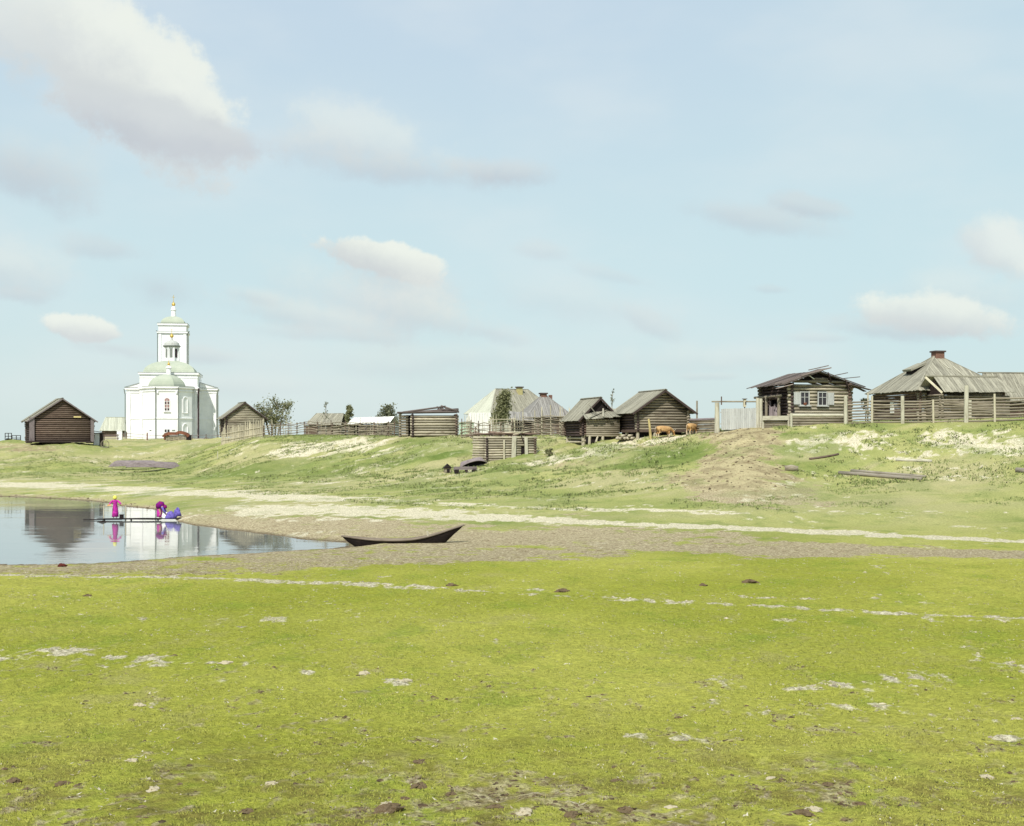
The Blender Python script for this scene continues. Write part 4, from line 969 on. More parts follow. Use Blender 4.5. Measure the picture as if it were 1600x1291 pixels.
# ------------------------------------------------------------------ cabin with tumbledown roof
def cabin():
    W, D, H = 6.2, 5.6, 3.85
    p = at(1257, 123.5); t = thing('log_cabin', 'log cabin with two shuttered windows and a ruined plank roof', 'house', p, R(18))
    wz = 2.35; wins = [(-1.75, .82), (.15, .82)]
    f = MB(); d = .31
    wall_logs(f, (-W/2, -D/2), (W/2, -D/2), 0, H, d, ext=.35, holes=tuple((x+W/2-w/2-.1, x+W/2+w/2+.1, wz-.62, wz+.62) for x, w in wins)); f.build('wall', M['loglight'], t, True)
    f = MB(); wall_logs(f, (-W/2, -D/2), (-W/2, D/2), 0, H, d, ext=.35, lift=-d/2, holes=((2.2, 3.6, 0, 2.2),)); f.build('wall', M['logdark'], t, True)  # left wall in darker logs, shade put into the wood colour
    f = MB(); wall_logs(f, (W/2, -D/2), (W/2, D/2), 0, H, d, ext=.35, lift=-d/2); f.build('wall', M['logbrown'], t, True)
    f = MB(); wall_logs(f, (-W/2, D/2), (W/2, D/2), 0, H, d, ext=.35); f.build('wall', M['log'], t, True)
    MB().box((.1, 0, 1.8), (W-.5, D-.5, 3.5)).build('inner_shade', M['darkin'], t)  # solid dark filler painted as the cabin's inner shade
    for i, (x, w) in enumerate(wins):
        window(t, x, -D/2-.16, wz, w, 1.15, M['greyboard'])
        MB().box((x, -D/2-.22, wz-.68), (w+.45, .2, .1)).build('window_sill', M['greyboard'], t)
        s = -1 if i == 0 else 1
        sx_ = x+s*(w/2+.12+.36)
        sh_ = MB()
        for k in range(3): sh_.box((sx_+(k-1)*.23, -D/2-.2, wz+.02), (.222, .05, 1.15), random.uniform(.95, 1.05))
        sh_.build('shutter', M['greyboard'], t)
    pl = MB().lathe([(.12, 0), (.16, .2), (.13, .24)], (-1.75, -D/2-.26, wz-.62), 10).build('flower_pot', M['rust'], t)
    # dark porch things on the left side
    f = MB(); f.tube([(-W/2-.6, -1.6, -.2), (-W/2-.6, -1.6, 2.6)], .16, 8); f.tube([(-W/2-.7, .6, -.2), (-W/2-.7, .6, 2.6)], .14, 8); f.log((-W/2-.7, -2.2, 2.65), (-W/2-.7, 2.9, 2.6), .12)
    f.build('porch_post', M['log'], t)
    f = MB()
    for k in range(7): f.bar((-W/2-.5, -1.4+k*.28, .3), (-W/2-.35, -1.3+k*.3, 1.9+random.uniform(-.3, .3)), .16, .04, random.uniform(.8, 1.6))
    f.build('porch_boards', M['boatgrey'], t)
    # roof: low, ragged boards and poles
    rise = .98; k = rise/(W/2); r = MB()
    y0, y1 = -D/2-.8, D/2+.5; exl, exr = W/2+1.1, W/2+1.25
    apx = -.1
    r.planks((-exl, y1, H-1.1*k+.1), (-exl, y0, H-1.1*k+.1), (apx, y0, H+rise+.1), (apx, y1, H+rise+.1), .26, .05, .55, .10, (.6, 1.7))
    r.planks((exr, y0, H-1.25*k+.05), (exr, y1, H-1.25*k+.05), (apx, y1, H+rise+.02), (apx, y0, H+rise+.02), .26, .05, .5, .14, (.6, 1.6))
    rf = r.build('roof', M['roofdark'], t)
    l = MB()
    for i in range(5):
        y = y0+.05+i*.35; l.bar((-exl-.3-random.random()*.5, y, H-1.1*k+.06+.14), (apx+.3, y, H+rise+.35), .14, .07, random.uniform(.9, 1.9))
    l.bar((-2.6, y0-.1, H+.62), (.6, y0-.15, H+rise+.42), .16, .1, 1.8); l.bar((-1.7, y0, H+1.15), (.4, y0, H+rise+.62), .14, .08, 1.3)
    l.bar((-exl-1.0, y0-.1, H-.62), (-exl+.8, y0-.05, H-.2), .12, .05, 3.0)
    l.bar((.9, y0+.4, H+rise-.35), (2.6, y0+.2, H+rise+.0), .18, .07, .9); l.bar((2.4, y0+.6, H+.45), (4.0, y0+.3, H+.62), .18, .07, .9)
    l.bar((exr-1.6, y0, H-.15), (exr+.5, y0-.1, H-.62), .5, .06, .8); l.bar((exr-1.0, y0+.5, H-.2), (exr+.35, y0+.5, H-.75), .5, .05, .7)
    l.build('loose_boards', M['roofdark'], rf)
    g = MB()
    for zz, xa, xb in ((H+.12, -2.9, 2.9), (H+.37, -.8, .8)): g.log((xa, -D/2, zz), (xb, -D/2, zz), .135, .9)
    g.build('gable', M['log'], t, True)
    MB().poly([(-2.9, -D/2+.2, H+.05), (2.9, -D/2+.2, H+.05), (-.1, -D/2+.2, H+rise-.08)], [(0, 1, 2)]).build('gable_opening', M['darkin'], t)
    MB().bar((-1.5, -D/2-.1, H+.85), (-.7, -D/2-.1, H+.35), .1, .06, 1.2).build('gable_board', M['whiteboard'], t)
    MB().bar((.7, -D/2-.25, H+1.0), (1.05, -D/2-.25, H+.1), .12, .1, .8).bar((2.6, -D/2-.25, H+.35), (2.95, -D/2-.25, H-.7), .1, .1, .8).build('brace', M['logdark'], t)
cabin()

# ------------------------------------------------------------------ big hip roofed house at the right
def hiphouse():
    p = at(1464, 138); t = thing('hip_roofed_house', 'big log house with broad hip roof of grey boards and brick chimney', 'house', p, R(12))
    W = D = 9.6; H = 3.25
    f = MB(); wall_logs(f, (-W/2, -D/2), (W/2, -D/2), 0, H, .28); wall_logs(f, (-W/2, D/2), (W/2, D/2), 0, H, .28); f.build('wall', M['log'], t, True)
    f = MB(); wall_logs(f, (-W/2, -D/2), (-W/2, D/2), 0, H, .28, lift=-.14); wall_logs(f, (W/2, -D/2), (W/2, D/2), 0, H, .28, lift=-.14); f.build('wall', M['logbrown'], t, True)
    r = MB(); hip_roof(r, W, D, H, 3.95, .5, .75, .3, .12); rf = r.build('roof', M['roof'], t)
    window(t, .4, -W/2-.17, 1.8, .9, 1.1, M['whiteboard'], axis='x') if False else None
    c = chimney(t, .1, 0, H+3.6, 1.0, .75, M['brick'], True, rf)
    # roof dormer flap on the left slope
    MB().obox((-2.5, .3, H+2.75), (.9, 0, .38), (0, .9, 0), (-.04, 0, .1)).build('roof_hatch', M['roof'], rf); MB().box((-2.75, .3, H+2.3), (.7, 1.3, .6)).build('hatch_gap', M['darkin'], rf)
    for x0, y0_, l in ((.2, -2.2, 1.3), (1.2, -3.4, 1.6)):
        k = 3.95/(D/2+.75); z = lambda y: H+3.95+k*y
        MB().bar((x0, y0_-.0, z(y0_)+.1), (x0-.4, y0_+l, z(y0_+l)+.1), .22, .03, 1.5).build('patch_board', M['roof'], rf)
    # porch wing in front with its own gable
    g = MB(); y = -D/2-1.6; zr = 4.6; q = -2.9
    g.planks((q-1.2, y-1.9, 3.0), (q+7.0, y-1.9, 3.0), (q+6.0, y+.1, zr), (q-2.0, y+.1, zr), .3, .04, .12); g.planks((q+5.6, y+2.2, 2.9), (q-2.0, y+2.2, 2.9), (q-2.0, y+.1, zr), (q+6, y+.1, zr), .3, .04, .1)
    g.bar((q-2.2, y+.1, zr+.1), (q+6.0, y+.1, zr+.1), .2, .12, 1.1)
    pr_ = g.build('porch_roof', M['roof'], t)
    MB().bar((q-1.4, y-1.95, 2.9), (q-2.1, y+.1, zr-.02), .08, .2, 1.5).build('barge_board', M['straw'], pr_)
    w = MB(); wall_logs(w, (q-1.1, y-1.3), (q+6.3, y-1.3), 0, 2.9, .27); wall_logs(w, (q-1.1, y-1.3), (q-1.1, y+1.6), 0, 2.9, .27, lift=-.13); w.build('porch_wall', M['log'], t, True)
    MB().poly([(q-1.15, y-1.6, 2.8), (q-1.15, y+1.8, 2.8), (q-1.15, y+.1, 4.35)], [(0, 1, 2), (2, 1, 0)]).build('gable_opening', M['logdark'], t)
    MB().box((q+1.8, y-1.55, 1.2), (.5, .2, 2.3)).build('porch_post', M['pale'], t)
    MB().box((-W/2-.2, .5, 1.6), (.12, .7, 1.2)).build('shutter', M['whiteboard'], t)
hiphouse()
t = thing('long_barn', 'long low barn with grey green board roof at the right edge', 'barn', at(1610, 141), R(6))
MB().box((0, 0, 1.0), (9.5, 4.6, 2.2), 1).build('wall', M['logbrown'], t)
mb = MB(); mb.planks((-6.0, -3.0, 2.15), (6, -3.0, 2.15), (6, .3, 5.4), (-5.6, .3, 5.4), .3, .04, .1); mb.planks((6, 3.2, 2.2), (-5, 3.2, 2.2), (-5, .3, 5.4), (6, .3, 5.4), .3, .04, .1)
mb.bar((-5.9, .3, 5.48), (6, .3, 5.48), .22, .12, .9)
mb.build('roof', M['roof'], t)

# ------------------------------------------------------------------ the two hip roofed houses in the middle
t = thing('hip_roofed_house', 'distant large house with pale hip roof and yellow chimney', 'house', at(800, 186), R(30))
MB().box((0, 0, 1.6), (10.4, 6.6, 3.6)).build('wall', M['cream'], t)
mb = MB(); hip_roof(mb, 10.4, 6.8, 3.5, 3.6, 5.4, .6, .35, .05, (.85, 1.1)); rf = mb.build('roof', M['roof'], t)
MB().planks((-5.84, 4.04, 3.53), (-5.84, -4.04, 3.53), (-2.74, -.02, 7.17), (-2.74, .02, 7.17), .4, .03, .02, 0, (1.0, 1.12)).build('sunlit_roof_slope', M['rooflight'], rf)  # left slope in paler boards, its sunlight put into the colour
chimney(t, .9, -.6, 6.2, .7, 1.15, M['yellowbrick'], True, rf)
MB().box((-5.25, -1.2, 1.9), (.3, 3.6, 3.0)).build('white_porch', M['whiteboard'], t)
t = thing('hip_roofed_house', 'house with steep purple grey hip roof and two brick chimneys', 'house', at(850, 166), R(14))
f = MB(); wall_logs(f, (-2.6, -2.6), (2.6, -2.6), 0, 2.6, .26); wall_logs(f, (-2.6, -2.6), (-2.6, 2.6), 0, 2.6, .26, lift=-.1); wall_logs(f, (2.6, -2.6), (2.6, 2.6), 0, 2.6, .26, lift=-.1); f.build('wall', M['logbrown'], t, True)
mb = MB(); hip_roof(mb, 5.2, 5.2, 2.45, 2.9, .4, .6, .25); rf = mb.build('roof', M['roofpurple'], t)
chimney(t, -.1, 0, 5.0, .75, .5, M['brick'], True, rf); chimney(t, .95, .3, 4.2, .4, 1.2, M['brick'], False, rf)
t = thing('low_shed', 'dark open lean-to roof between the birch and the purple grey house', 'shed', at(814, 158), R(10))
MB().box((0, .4, .9), (2.6, 1.4, 1.9)).build('wall', M['darkin'], t)
MB().planks((-1.6, -.8, 2.0), (1.5, -.8, 1.75), (1.5, 1.2, 2.9), (-1.4, 1.2, 3.0), .25).build('roof', M['roofpurple'], t)
t = thing('green_shed', 'small pale green shed with a flat roof right of the collapsed roof shed', 'shed', at(729, 172), R(0))
MB().box((0, 0, .9), (1.9, 1.6, 2.0)).build('wall', M['greenwall'], t)
MB().obox((0, 0, 1.95), (1.05, 0, 0), (0, .95, 0), (0, 0, .06)).build('roof', M['greenroof'], t)
t = thing('light_barn', 'pale plank hay barn wall seen behind the ragged pole fence', 'barn', at(748, 176), R(-5))
MB().planks((-2.0, -.05, .0), (1.9, -.05, .0), (1.7, .05, 3.3), (-1.6, .05, 3.6), .35, .05, .05, 0, (.97, 1.03)).build('wall', M['whiteboard'], t)
MB().box((0, .9, 1.0), (3.6, 1.6, 2.0)).build('back', M['cream'], t)

# gate frame of poles by the birch
t = thing('pole_gate', 'pole gate frame with forked uprights in front of the birch', 'gate', at(786, 147.5), 0)
for x in (-1.45, -1.1, .95, 1.4): MB().tube([(x, 0, -.3), (x+random.uniform(-.1, .1), 0, 2.5)], [.08, .06], 6).build('post', M['straw'], t)
MB().tube([(-1.6, -.05, 2.35), (1.5, -.05, 2.4)], .05, 6).build('crossbeam', M['straw'], t)
mb = MB(); mb.tube([(.75, -.1, 1.6), (.45, -.1, 2.2)], .1, 6).tube([(.85, -.1, 1.6), (1.1, -.1, 2.25)], .1, 6).tube([(.8, -.1, -.2), (.8, -.1, 1.65)], .16, 7); mb.build('forked_post', M['pale'], t)

# ------------------------------------------------------------------ roofless log pen on the slope
def pen():
    p = at(793, 131.0); p.z = EYE-(720-HZ)/FOC*129.3-.05
    t = thing('log_pen', 'roofless log pen built into the slope with two pale upright boards', 'pen', p, R(13))
    W, D, H = 5.0, 3.0, 2.55; d = .25
    f = MB(); wall_logs(f, (-W/2, -D/2), (W/2, -D/2), 0, H, d, ext=.22, holes=((3.55, 3.95, .4, 1.6),), v=(.7, 1.25)); f.build('wall', M['loglight'], t, True)
    f = MB(); wall_logs(f, (-W/2, D/2), (W/2, D/2), 0, H, d, ext=.22); f.build('wall', M['log'], t, True)
    f = MB(); wall_logs(f, (-W/2, -D/2), (-W/2, D/2), 0, H, d, ext=.25, lift=-.1); f.build('wall', M['logdark'], t, True)
    f = MB(); wall_logs(f, (W/2, -D/2), (W/2, D/2), 0, H, d, ext=.25, lift=-.1); f.build('wall', M['logbrown'], t, True)
    f = MB(); wall_logs(f, (-W/2-1.05, -D/2+.5), (-W/2-.4, -D/2+.3), 0, H, d, ext=.28); f.build('side_crib', M['loglight'], t, True)
    MB().box((0, 0, 1.15), (W-.14, D-.14, 2.3)).build('inner_shade', M['darkin'], t)  # dark fill painted as shade behind the pen's log gaps
    MB().obox((-.25+.5, -D/2-.25, 1.2), (.05, 0, 1.35), (.22, 0, 0), (0, .05, 0)).build('upright_board', M['pale'], t)
    MB().box((-.75, -D/2-.2, 1.1), (.16, .12, 2.1)).build('upright_board', M['straw'], t)
    MB().obox((1.55, -D/2-.25, 1.2), (-.04, 0, 1.2), (.16, 0, 0), (0, .05, 0)).build('upright_board', M['pale'], t)
    MB().bar((.95, -D/2-.25, 2.8), (1.3, -D/2-.25, 1.9), .14, .08, .6).build('brace', M['logdark'], t)
    f = MB()
    for i in range(26):
        x = random.uniform(-2.8, 1.6); y = random.uniform(-D/2-.2, D/2)
        f.log((x, y, H+random.uniform(0, .25)), (x+random.uniform(1.2, 2.6)*random.choice((-1, 1)), y+random.uniform(-.5, .5), H+random.uniform(.05, .5)), random.uniform(.04, .08), random.uniform(.8, 1.9))
    f.build('roof_poles', M['logbrown'], t, True)
    f = MB().log((-.9, -D/2-.1, H+.32), (1.2, -D/2-.1, H+.38), .07, 1.1).log((.2, -D/2-.2, H+.15), (1.9, -D/2, H+.45), .05, 1.1); f.build('top_log', M['straw'], t, True)
pen()

# ------------------------------------------------------------------ church
def church():
    p = at(267.5, 246); p.z = 5.4
    C = thing('church', 'white two storey church with green domed roofs and tall bell tower', 'church', p, R(10))
    Z0 = -.6
    HE = 10.2                                    # eaves of apse and wings
    def band(xy, z, o, h, name='cornice', mat='white', par=None):
        return None
    def ring(mb, xy, z, out, h, closed=True):
        cx = sum(q[0] for q in xy)/len(xy); cy = sum(q[1] for q in xy)/len(xy)
        pts = []
        n = len(xy)
        for i in range(n):
            a, b, c = Vector(xy[i-1]), Vector(xy[i]), Vector(xy[(i+1) % n])
            e1 = (b-a).normalized(); e2 = (c-b).normalized()
            n1 = Vector((e1.y, -e1.x)); n2 = Vector((e2.y, -e2.x)); m = (n1+n2).normalized(); k = out/max(.3, m.dot(n1))
            pts.append((b.x+m.x*k, b.y+m.y*k))
        mb.prism(pts, z, z+h)
    # --- wings (transept)
    wing = [(-8.4, .9), (8.4, .9), (8.4, 6.2), (-8.4, 6.2)]
    MB().prism(wing, Z0, HE).build('wall', M['white'], C)
    cub = [(-5.4, -4.3), (5.2, -4.3), (5.2, 6.7), (-5.4, 6.7)]
    MB().prism(cub, Z0, 13.0).build('wall', M['white'], C)
    aps = [(-4.5, -4.0), (-4.5, -6.1), (-2.0, -8.6), (2.0, -8.6), (4.3, -6.1), (4.3, -4.0)]
    ap = MB().prism(aps, Z0, HE-.05).build('apse', M['white'], C)
    for q in ((4.15, .1, .16), (HE-.95, .12, .18), (HE-.35, .3, .38)):
        mb = MB(); ring(mb, wing, *q); mb.build('cornice', M['white'], C)
    for q in ((4.12, .12, .16), (HE-.98, .14, .18), (HE-.4, .32, .36)):
        mb = MB(); ring(mb, aps, *q); mb.build('cornice', M['white'], C)
    for q in ((11.9, .06, .14), (12.55, .25, .36)):
        mb = MB(); ring(mb, cub, *q); mb.build('cornice', M['white'], C)
    # pilasters on wing corners and cube front
    for x in (-8.05, 8.05): MB().box((x, .84, 4.6), (.7, .2, 9.0)).build('pilaster', M['white'], C)
    for x in (-5.1, 4.95): MB().box((x, -4.36, 4.6), (.5, .2, 9.0)).build('pilaster', M['white'], C)
    for y in (1.3, 5.8): MB().box((8.47, y, 4.6), (.2, .6, 9.0)).build('pilaster', M['white'], C)
    for q in ((4.13, .09, .16), (HE-.96, .1, .18), (HE-.38, .26, .36)):
        mb = MB(); ring(mb, cub, *q); mb.build('cornice', M['white'], C)
    # wing roofs: low pediment gables in front
    for s in (-1, 1):
        xs = (5.3*s, 8.65*s)
        r = MB(); r.poly([(xs[0], .62, HE+.03), (xs[1], .62, HE+.03), (xs[1], 6.5, HE+.03), (xs[0], 6.5, HE+.03), (xs[0], .62, HE+1.05), (xs[0], 6.5, HE+1.05)], [(0, 1, 4), (1, 2, 5, 4), (2, 3, 5)])
        r.build('wing_roof', M['white'], C)
        MB().bar((xs[0], .57, HE+1.12), (xs[1]+.1*s, .57, HE+.10), .12, .1).build('roof_edge', M['pipe'], C)
        MB().box((7.0*s, .59, HE+.045), (3.4, .1, .06)).build('roof_edge', M['pipe'], C)
    # left pointed pediment over apse side
    # --- cube dome roof: four curved slopes
    def curved(mb, hx, hy, z0, h, cx, cy, top=.9, n=8):
        rows = []
        for i in range(n+1):
            a = i/n*math.pi/2; k = math.cos(a)
            rows.append((max(hx*(k*.96+.04) if i < n else top, top), max(hy*(k*.96+.04) if i < n else top, top), z0+h*math.sin(a)))
        vs = []; fs = []
        for hx_, hy_, z in rows: vs += [(cx-hx_, cy-hy_, z), (cx+hx_, cy-hy_, z), (cx+hx_, cy+hy_, z), (cx-hx_, cy+hy_, z)]
        for i in range(n):
            for k in range(4): fs.append((i*4+k, i*4+(k+1) % 4, i*4+4+(k+1) % 4, i*4+4+k))
        fs.append(tuple(range(n*4, n*4+4))); fs.append((3, 2, 1, 0)); mb.poly(vs, fs)
    mb = MB(); curved(mb, 4.75, 4.9, 12.9, 2.5, -.1, 1.2, 1.4); mb.build('dome_roof', M['greenroof'], C)
    mb = MB(); ring(mb, cub, 12.90, .3, .06); mb.build('roof_edge', M['pipe'], C)
    # lantern
    L = MB().lathe([(1.35, 15.2), (1.35, 18.1)], (0, 1.2, 0), 8, 1, math.pi/8).build('lantern', M['white'], C)
    MB().lathe([(1.6, 18.1), (1.75, 18.25), (1.75, 18.4)], (0, 1.2, 0), 8, 1, math.pi/8).build('cornice', M['pipe'], L)
    MB().lathe([(1.5, 18.4), (1.35, 18.9), (.9, 19.25), (.3, 19.45), (.18, 19.8), (.15, 20.0)], (0, 1.2, 0), 16).build('cap', M['greyboard'], L)
    MB().lathe([(.05, 19.9), (.25, 20.0), (.38, 20.25), (.30, 20.5), (.08, 20.7), (.03, 21.0)], (0, 1.2, 0), 14).build('gilt_ball', M['gold'], L)
    MB().box((0, 1.2, 21.3), (.07, .07, .8)).box((0, 1.2, 21.45), (.4, .06, .07)).build('cross', M['gold'], L)
    for k in range(8):
        an = -math.pi/2+k*math.pi/4; c_ = (math.cos(an)*1.27, 1.2+math.sin(an)*1.27)
        MB().box((c_[0], c_[1], 16.9), (.05, .5, 1.7), 1, an).build('window', M['pipe'] if k != 1 else M['piped'], L)
    for k in range(8):
        an = -math.pi/2+math.pi/8+k*math.pi/4
        MB().tube([(math.cos(an)*1.4, 1.2+math.sin(an)*1.4, 15.2), (math.cos(an)*1.4, 1.2+math.sin(an)*1.4, 18.1)], .13, 6).build('column', M['white'], L)
    # --- apse roof
    mb = MB(); vs = []; fs = []; n = 8; base = [(-4.9, -3.9), (-4.8, -5.9), (-2.2, -8.2), (2.2, -8.2), (4.7, -5.9), (4.8, -3.9)]; cx, cy = 0, -5.2
    for i in range(n+1):
        a = i/n*math.pi/2; k = max(math.cos(a)*.92+.08*(1-i/n), .09)
        for (bx_, by_) in base: vs.append((cx-.35+(bx_*.70-cx)*k, cy+(by_-cy)*k, HE-.02+2.35*math.sin(a)))
    for i in range(n):
        for k in range(6): fs.append((i*6+k, i*6+(k+1) % 6, i*6+6+(k+1) % 6, i*6+6+k))
    fs.append(tuple(range(n*6, n*6+6))); mb.poly(vs, fs); mb.build('apse_roof', M['greenroof'], C)
    mb = MB(); ring(mb, aps, HE-.035, .36, .05); mb.build('roof_edge', M['pipe'], C)
    D = MB().lathe([(.45, HE+2.2), (.42, HE+3.4), (.58, HE+3.5), (.58, HE+3.62), (.3, HE+3.8), (.12, HE+4.0)], (0, -5.2, 0), 10).build('drum', M['white'], C)
    MB().lathe([(.05, HE+3.95), (.22, HE+4.1), (.27, HE+4.3), (.1, HE+4.55), (.03, HE+5.0)], (0, -5.2, 0), 12).build('gilt_ball', M['gold'], D)
    # --- bell tower
    ty = 17.0; tw = 2.75; tx = -1.0
    tow = [(-tw+tx, ty-tw), (tw+tx, ty-tw), (tw+tx, ty+tw), (-tw+tx, ty+tw)]
    T = MB().prism(tow, Z0, 23.9).build('bell_tower', M['white'], C)
    MB().prism([(-4, 6), (4, 6), (4, 14.3), (-4, 14.3)], Z0, 8).build('nave', M['white'], C)
    mb = MB(); ring(mb, tow, 21.9, .3, .3); ring(mb, tow, 23.5, .22, .38); mb.build('cornice', M['white'], T)
    mb = MB(); ring(mb, tow, 23.88, .26, .07); ring(mb, tow, 22.19, .32, .05); mb.build('roof_edge', M['pipe'], T)
    mb = MB(); curved(mb, 2.35, 2.35, 23.9, 1.6, tx, ty, .62); mb.build('tower_roof', M['greenroof'], T)
    s = MB().lathe([(.66, 25.3), (.52, 25.5), (.42, 26.7), (.56, 26.85), (.56, 27.0), (.44, 27.1), (.42, 27.4), (.12, 27.7)], (tx, ty, 0), 12).build('spire', M['white'], T)
    MB().lathe([(.05, 27.6), (.26, 27.75), (.38, 28.0), (.28, 28.3), (.08, 28.5), (.05, 28.7)], (tx, ty, 0), 14).build('gilt_ball', M['gold'], s)
    MB().box((tx, ty, 29.3), (.08, .08, 1.3)).box((tx, ty, 29.5), (.65, .07, .08)).build('cross', M['gold'], s)
    for x in (-tw+tx+.3, tw+tx-.3): MB().box((x, ty-tw-.06, 12), (.55, .16, 19.8)).build('pilaster', M['white'], T)
    for y in (ty-tw+.3, ty+tw-.3): MB().box((tw+tx+.06, y, 12), (.16, .55, 19.8)).build('pilaster', M['white'], T)
    MB().tube([(-tw+tx-.15, ty-tw-.2, 14), (-tw+tx-.15, ty-tw-.2, 22.0), (-tw+tx-.4, ty-tw-.25, 22.4)], .09, 6).build('drainpipe', M['pipe'], T)
    MB().tube([(tw+tx+.2, ty-tw+.2, 12), (tw+tx+.2, ty-tw+.2, 21.8), (tw+tx+.6, ty-tw-.1, 22.3)], .13, 6).build('drainpipe', M['pipe'], T)
    # belfry opening on the tower's far right side
    MB().box((tw+tx+.06, ty, 19.5), (.1, 2.2, 3.6)).build('belfry_opening', M['pipe'], T)
    # drainpipes
    for (x, y, m_, r_) in ((-2.05, -8.75, 'pipe', .09), (2.05, -8.75, 'pipe', .09), (5.38, -4.5, 'piped', .17), (8.62, .75, 'pipe', .11), (-8.62, .75, 'pipe', .09)):
        MB().tube([(x, y, -.3), (x, y, HE-1.3), (x*1.015, y-.25, HE-.5), (x*1.02, y-.3, HE-.25)], r_, 7).build('drainpipe', M[m_], C)
    # windows of the apse
    def arched(x, y, z, w, h, par, mat, frame='white', pts_n=7, ang=0):
        vs = [(-w/2, 0, 0), (w/2, 0, 0)]+[(w/2*math.cos(a), 0, h-w/2+w/2*math.sin(a)) for a in [math.pi*k/pts_n for k in range(pts_n+1)]]
        Mx = Matrix.Translation((x, y, z)) @ Matrix.Rotation(ang, 4, 'Z')
        mb = MB(); mb.poly([tuple(Mx @ Vector(v)) for v in vs], [tuple(range(len(vs)))])
        return mb.build('window', mat, par)
    w1 = arched(0, -8.66, 5.6, .95, 2.35, ap, M['redglass'])
    mb = MB(); mb.box((0, -8.70, 6.65), (.09, .06, 2.1)).box((-.45, -8.70, 6.55), (.09, .07, 1.9)).box((.45, -8.70, 6.55), (.09, .07, 1.9))
    for z in (5.6, 6.15, 6.75, 7.35): mb.box((0, -8.69, z), (.95, .05, .07))
    mb.build('glazing_bars', M['white'], w1)
    mb = MB(); mb.box((-.25, -8.68, 5.82), (.26, .03, .34)).box((.25, -8.68, 5.82), (.26, .03, .34)); mb.box((-.3, -8.68, 7.1), (.2, .03, .5)).box((.3, -8.68, 7.1), (.2, .03, .5)); mb.build('panes', M['glass'], w1)
    MB().box((0, -8.72, 5.4), (1.3, .2, .12)).build('window_sill', M['white'], ap)
    w2 = MB().box((0, -8.63, 1.25), (.85, .05, 1.75)).build('window', M['glass'], ap)
    mb = MB(); mb.box((0, -8.69, 1.25), (.12, .05, 1.75))
    for z in (.65, 1.1, 1.55): mb.box((0, -8.68, z), (.85, .04, .12))
    mb.build('glazing_bars', M['white'], w2)
    # blind niches on the right oblique facet
    mid = Vector(((2+4.3)/2, (-8.6-6.1)/2, 0)); nrm = Vector((2.5, -2.3, 0)).normalized(); tg = Vector((2.3, 2.5, 0)).normalized(); ang = math.atan2(tg.y, tg.x)
    for z, h, w in ((5.2, 3.0, 1.1), (1.2, 2.0, 1.2)):
        nb = MB(); pts = [(-w/2, 0), (-w/2, h-w/2)]+[(w/2*math.cos(a), h-w/2+w/2*math.sin(a)) for a in [math.pi*(1-k/8) for k in range(9)]]+[(w/2, 0), (-w/2, 0)]
        nb.tube([tuple(mid+nrm*.03+tg*u+Vector((0, 0, z+v_))) for u, v_ in pts], .09, 6, 1); nb.build('niche_frame', M['white'], ap)
    for x in (-3.1, 1.15): MB().box((x if x > 0 else x, -8.65 if x > 0 else -7.56, 2.0), (.55, .12, .12), 1, 0 if x > 0 else -.73).build('vent_slot', M['pipe'], ap)
    # brackets under the bands
    for x in (-1.7, 1.7): MB().box((x, -8.72, HE-1.2), (.3, .18, .4)).build('bracket', M['white'], ap)
church()

# ------------------------------------------------------------------ boats
def boat(name, label, L, B, Hm, sheer, loc, rot, mo, mi, flip=False, parts=True, bow=1.0):
    t = thing(name, label, 'boat', loc, 0)
    n = 22; m = 5; vs, lc, fs = [], [], []
    def sec(u):                     # u -1..1
        w = B/2*max(0, 1-abs(u)**2.6)**.8
        top = Hm+sheer*(abs(u)**2.2)*(bow if u > 0 else (.62 if bow == 1.0 else .5))
        keel = Hm*1.05*(max(0, abs(u)-.72)/.28)**1.6*(1.0 if u > 0 else .55)
        return w, top, keel
    def shell(inset):
        out = []
        for i in range(n+1):
            u = -1+2*i/n; w, top, keel = sec(u); x = L/2*u*(1+.0*abs(u)); w = max(w-inset, .01); row = []
            # stem rakes outward at the top
            for j in range(-m, m+1):
                f = abs(j)/m; s = -1 if j < 0 else 1
                yy = s*w*min(1, (f*1.0)**.6); zz = keel+inset+(top-keel-inset)*(f**2.2)
                rake = (abs(u)**6)*.9*(f**1.5)*(1 if u > 0 else -.6)*(.5 if L < 4 else 1)
                row.append(Vector((x-(.45 if u > .0 else -.3)*(abs(u)**6)+rake, yy, zz)))
            out.append(row)
        return out
    for inset, mat, nm in ((0, mo, 'hull'), (.05, mi, 'lining')):
        rows = shell(inset); mb = MB(); V = [p for r in rows for p in r]; k = 2*m+1; F = []
        for i in range(n):
            for j in range(k-1):
                q = (i*k+j, i*k+j+1, (i+1)*k+j+1, (i+1)*k+j); F.append(q if not inset else q[::-1])
        mb.poly([tuple(p) for p in V], F); o = mb.build(nm, mat, t, True)
        if not inset: ro = rows
    g = MB()
    for e in (0, -1):
        g.tube([r[e] for r in ro], .045, 6)
    g.build('gunwale', mi if not flip else mo, t)
    if parts:
        for u in (-.45, .05, .5):
            w, top, keel = sec(u); MB().box((L/2*u, 0, top*.78), (.22, 2*w*.86, .04)).build('thwart', mi, t)
    t.rotation_euler = rot
    return t
p0, p1 = G(552, 855), G(706, 849)
c = (p0+p1)/2; ang = math.atan2(p1[1]-p0[1], p1[0]-p0[0])
b = boat('rowing_boat', 'black tarred dugout rowing boat with upswept ends beached at the pond tip', 5.4, 1.1, .41, .52, (c[0]-.08, c[1]+.15, .03), (0, R(-1.5), ang), M['boat'], M['boatin'], bow=1.25)
MB().tube([(1.35, .1, .4), (1.3, .1, .8)], .05, 6).build('rowlock_pin', M['straw'], b)
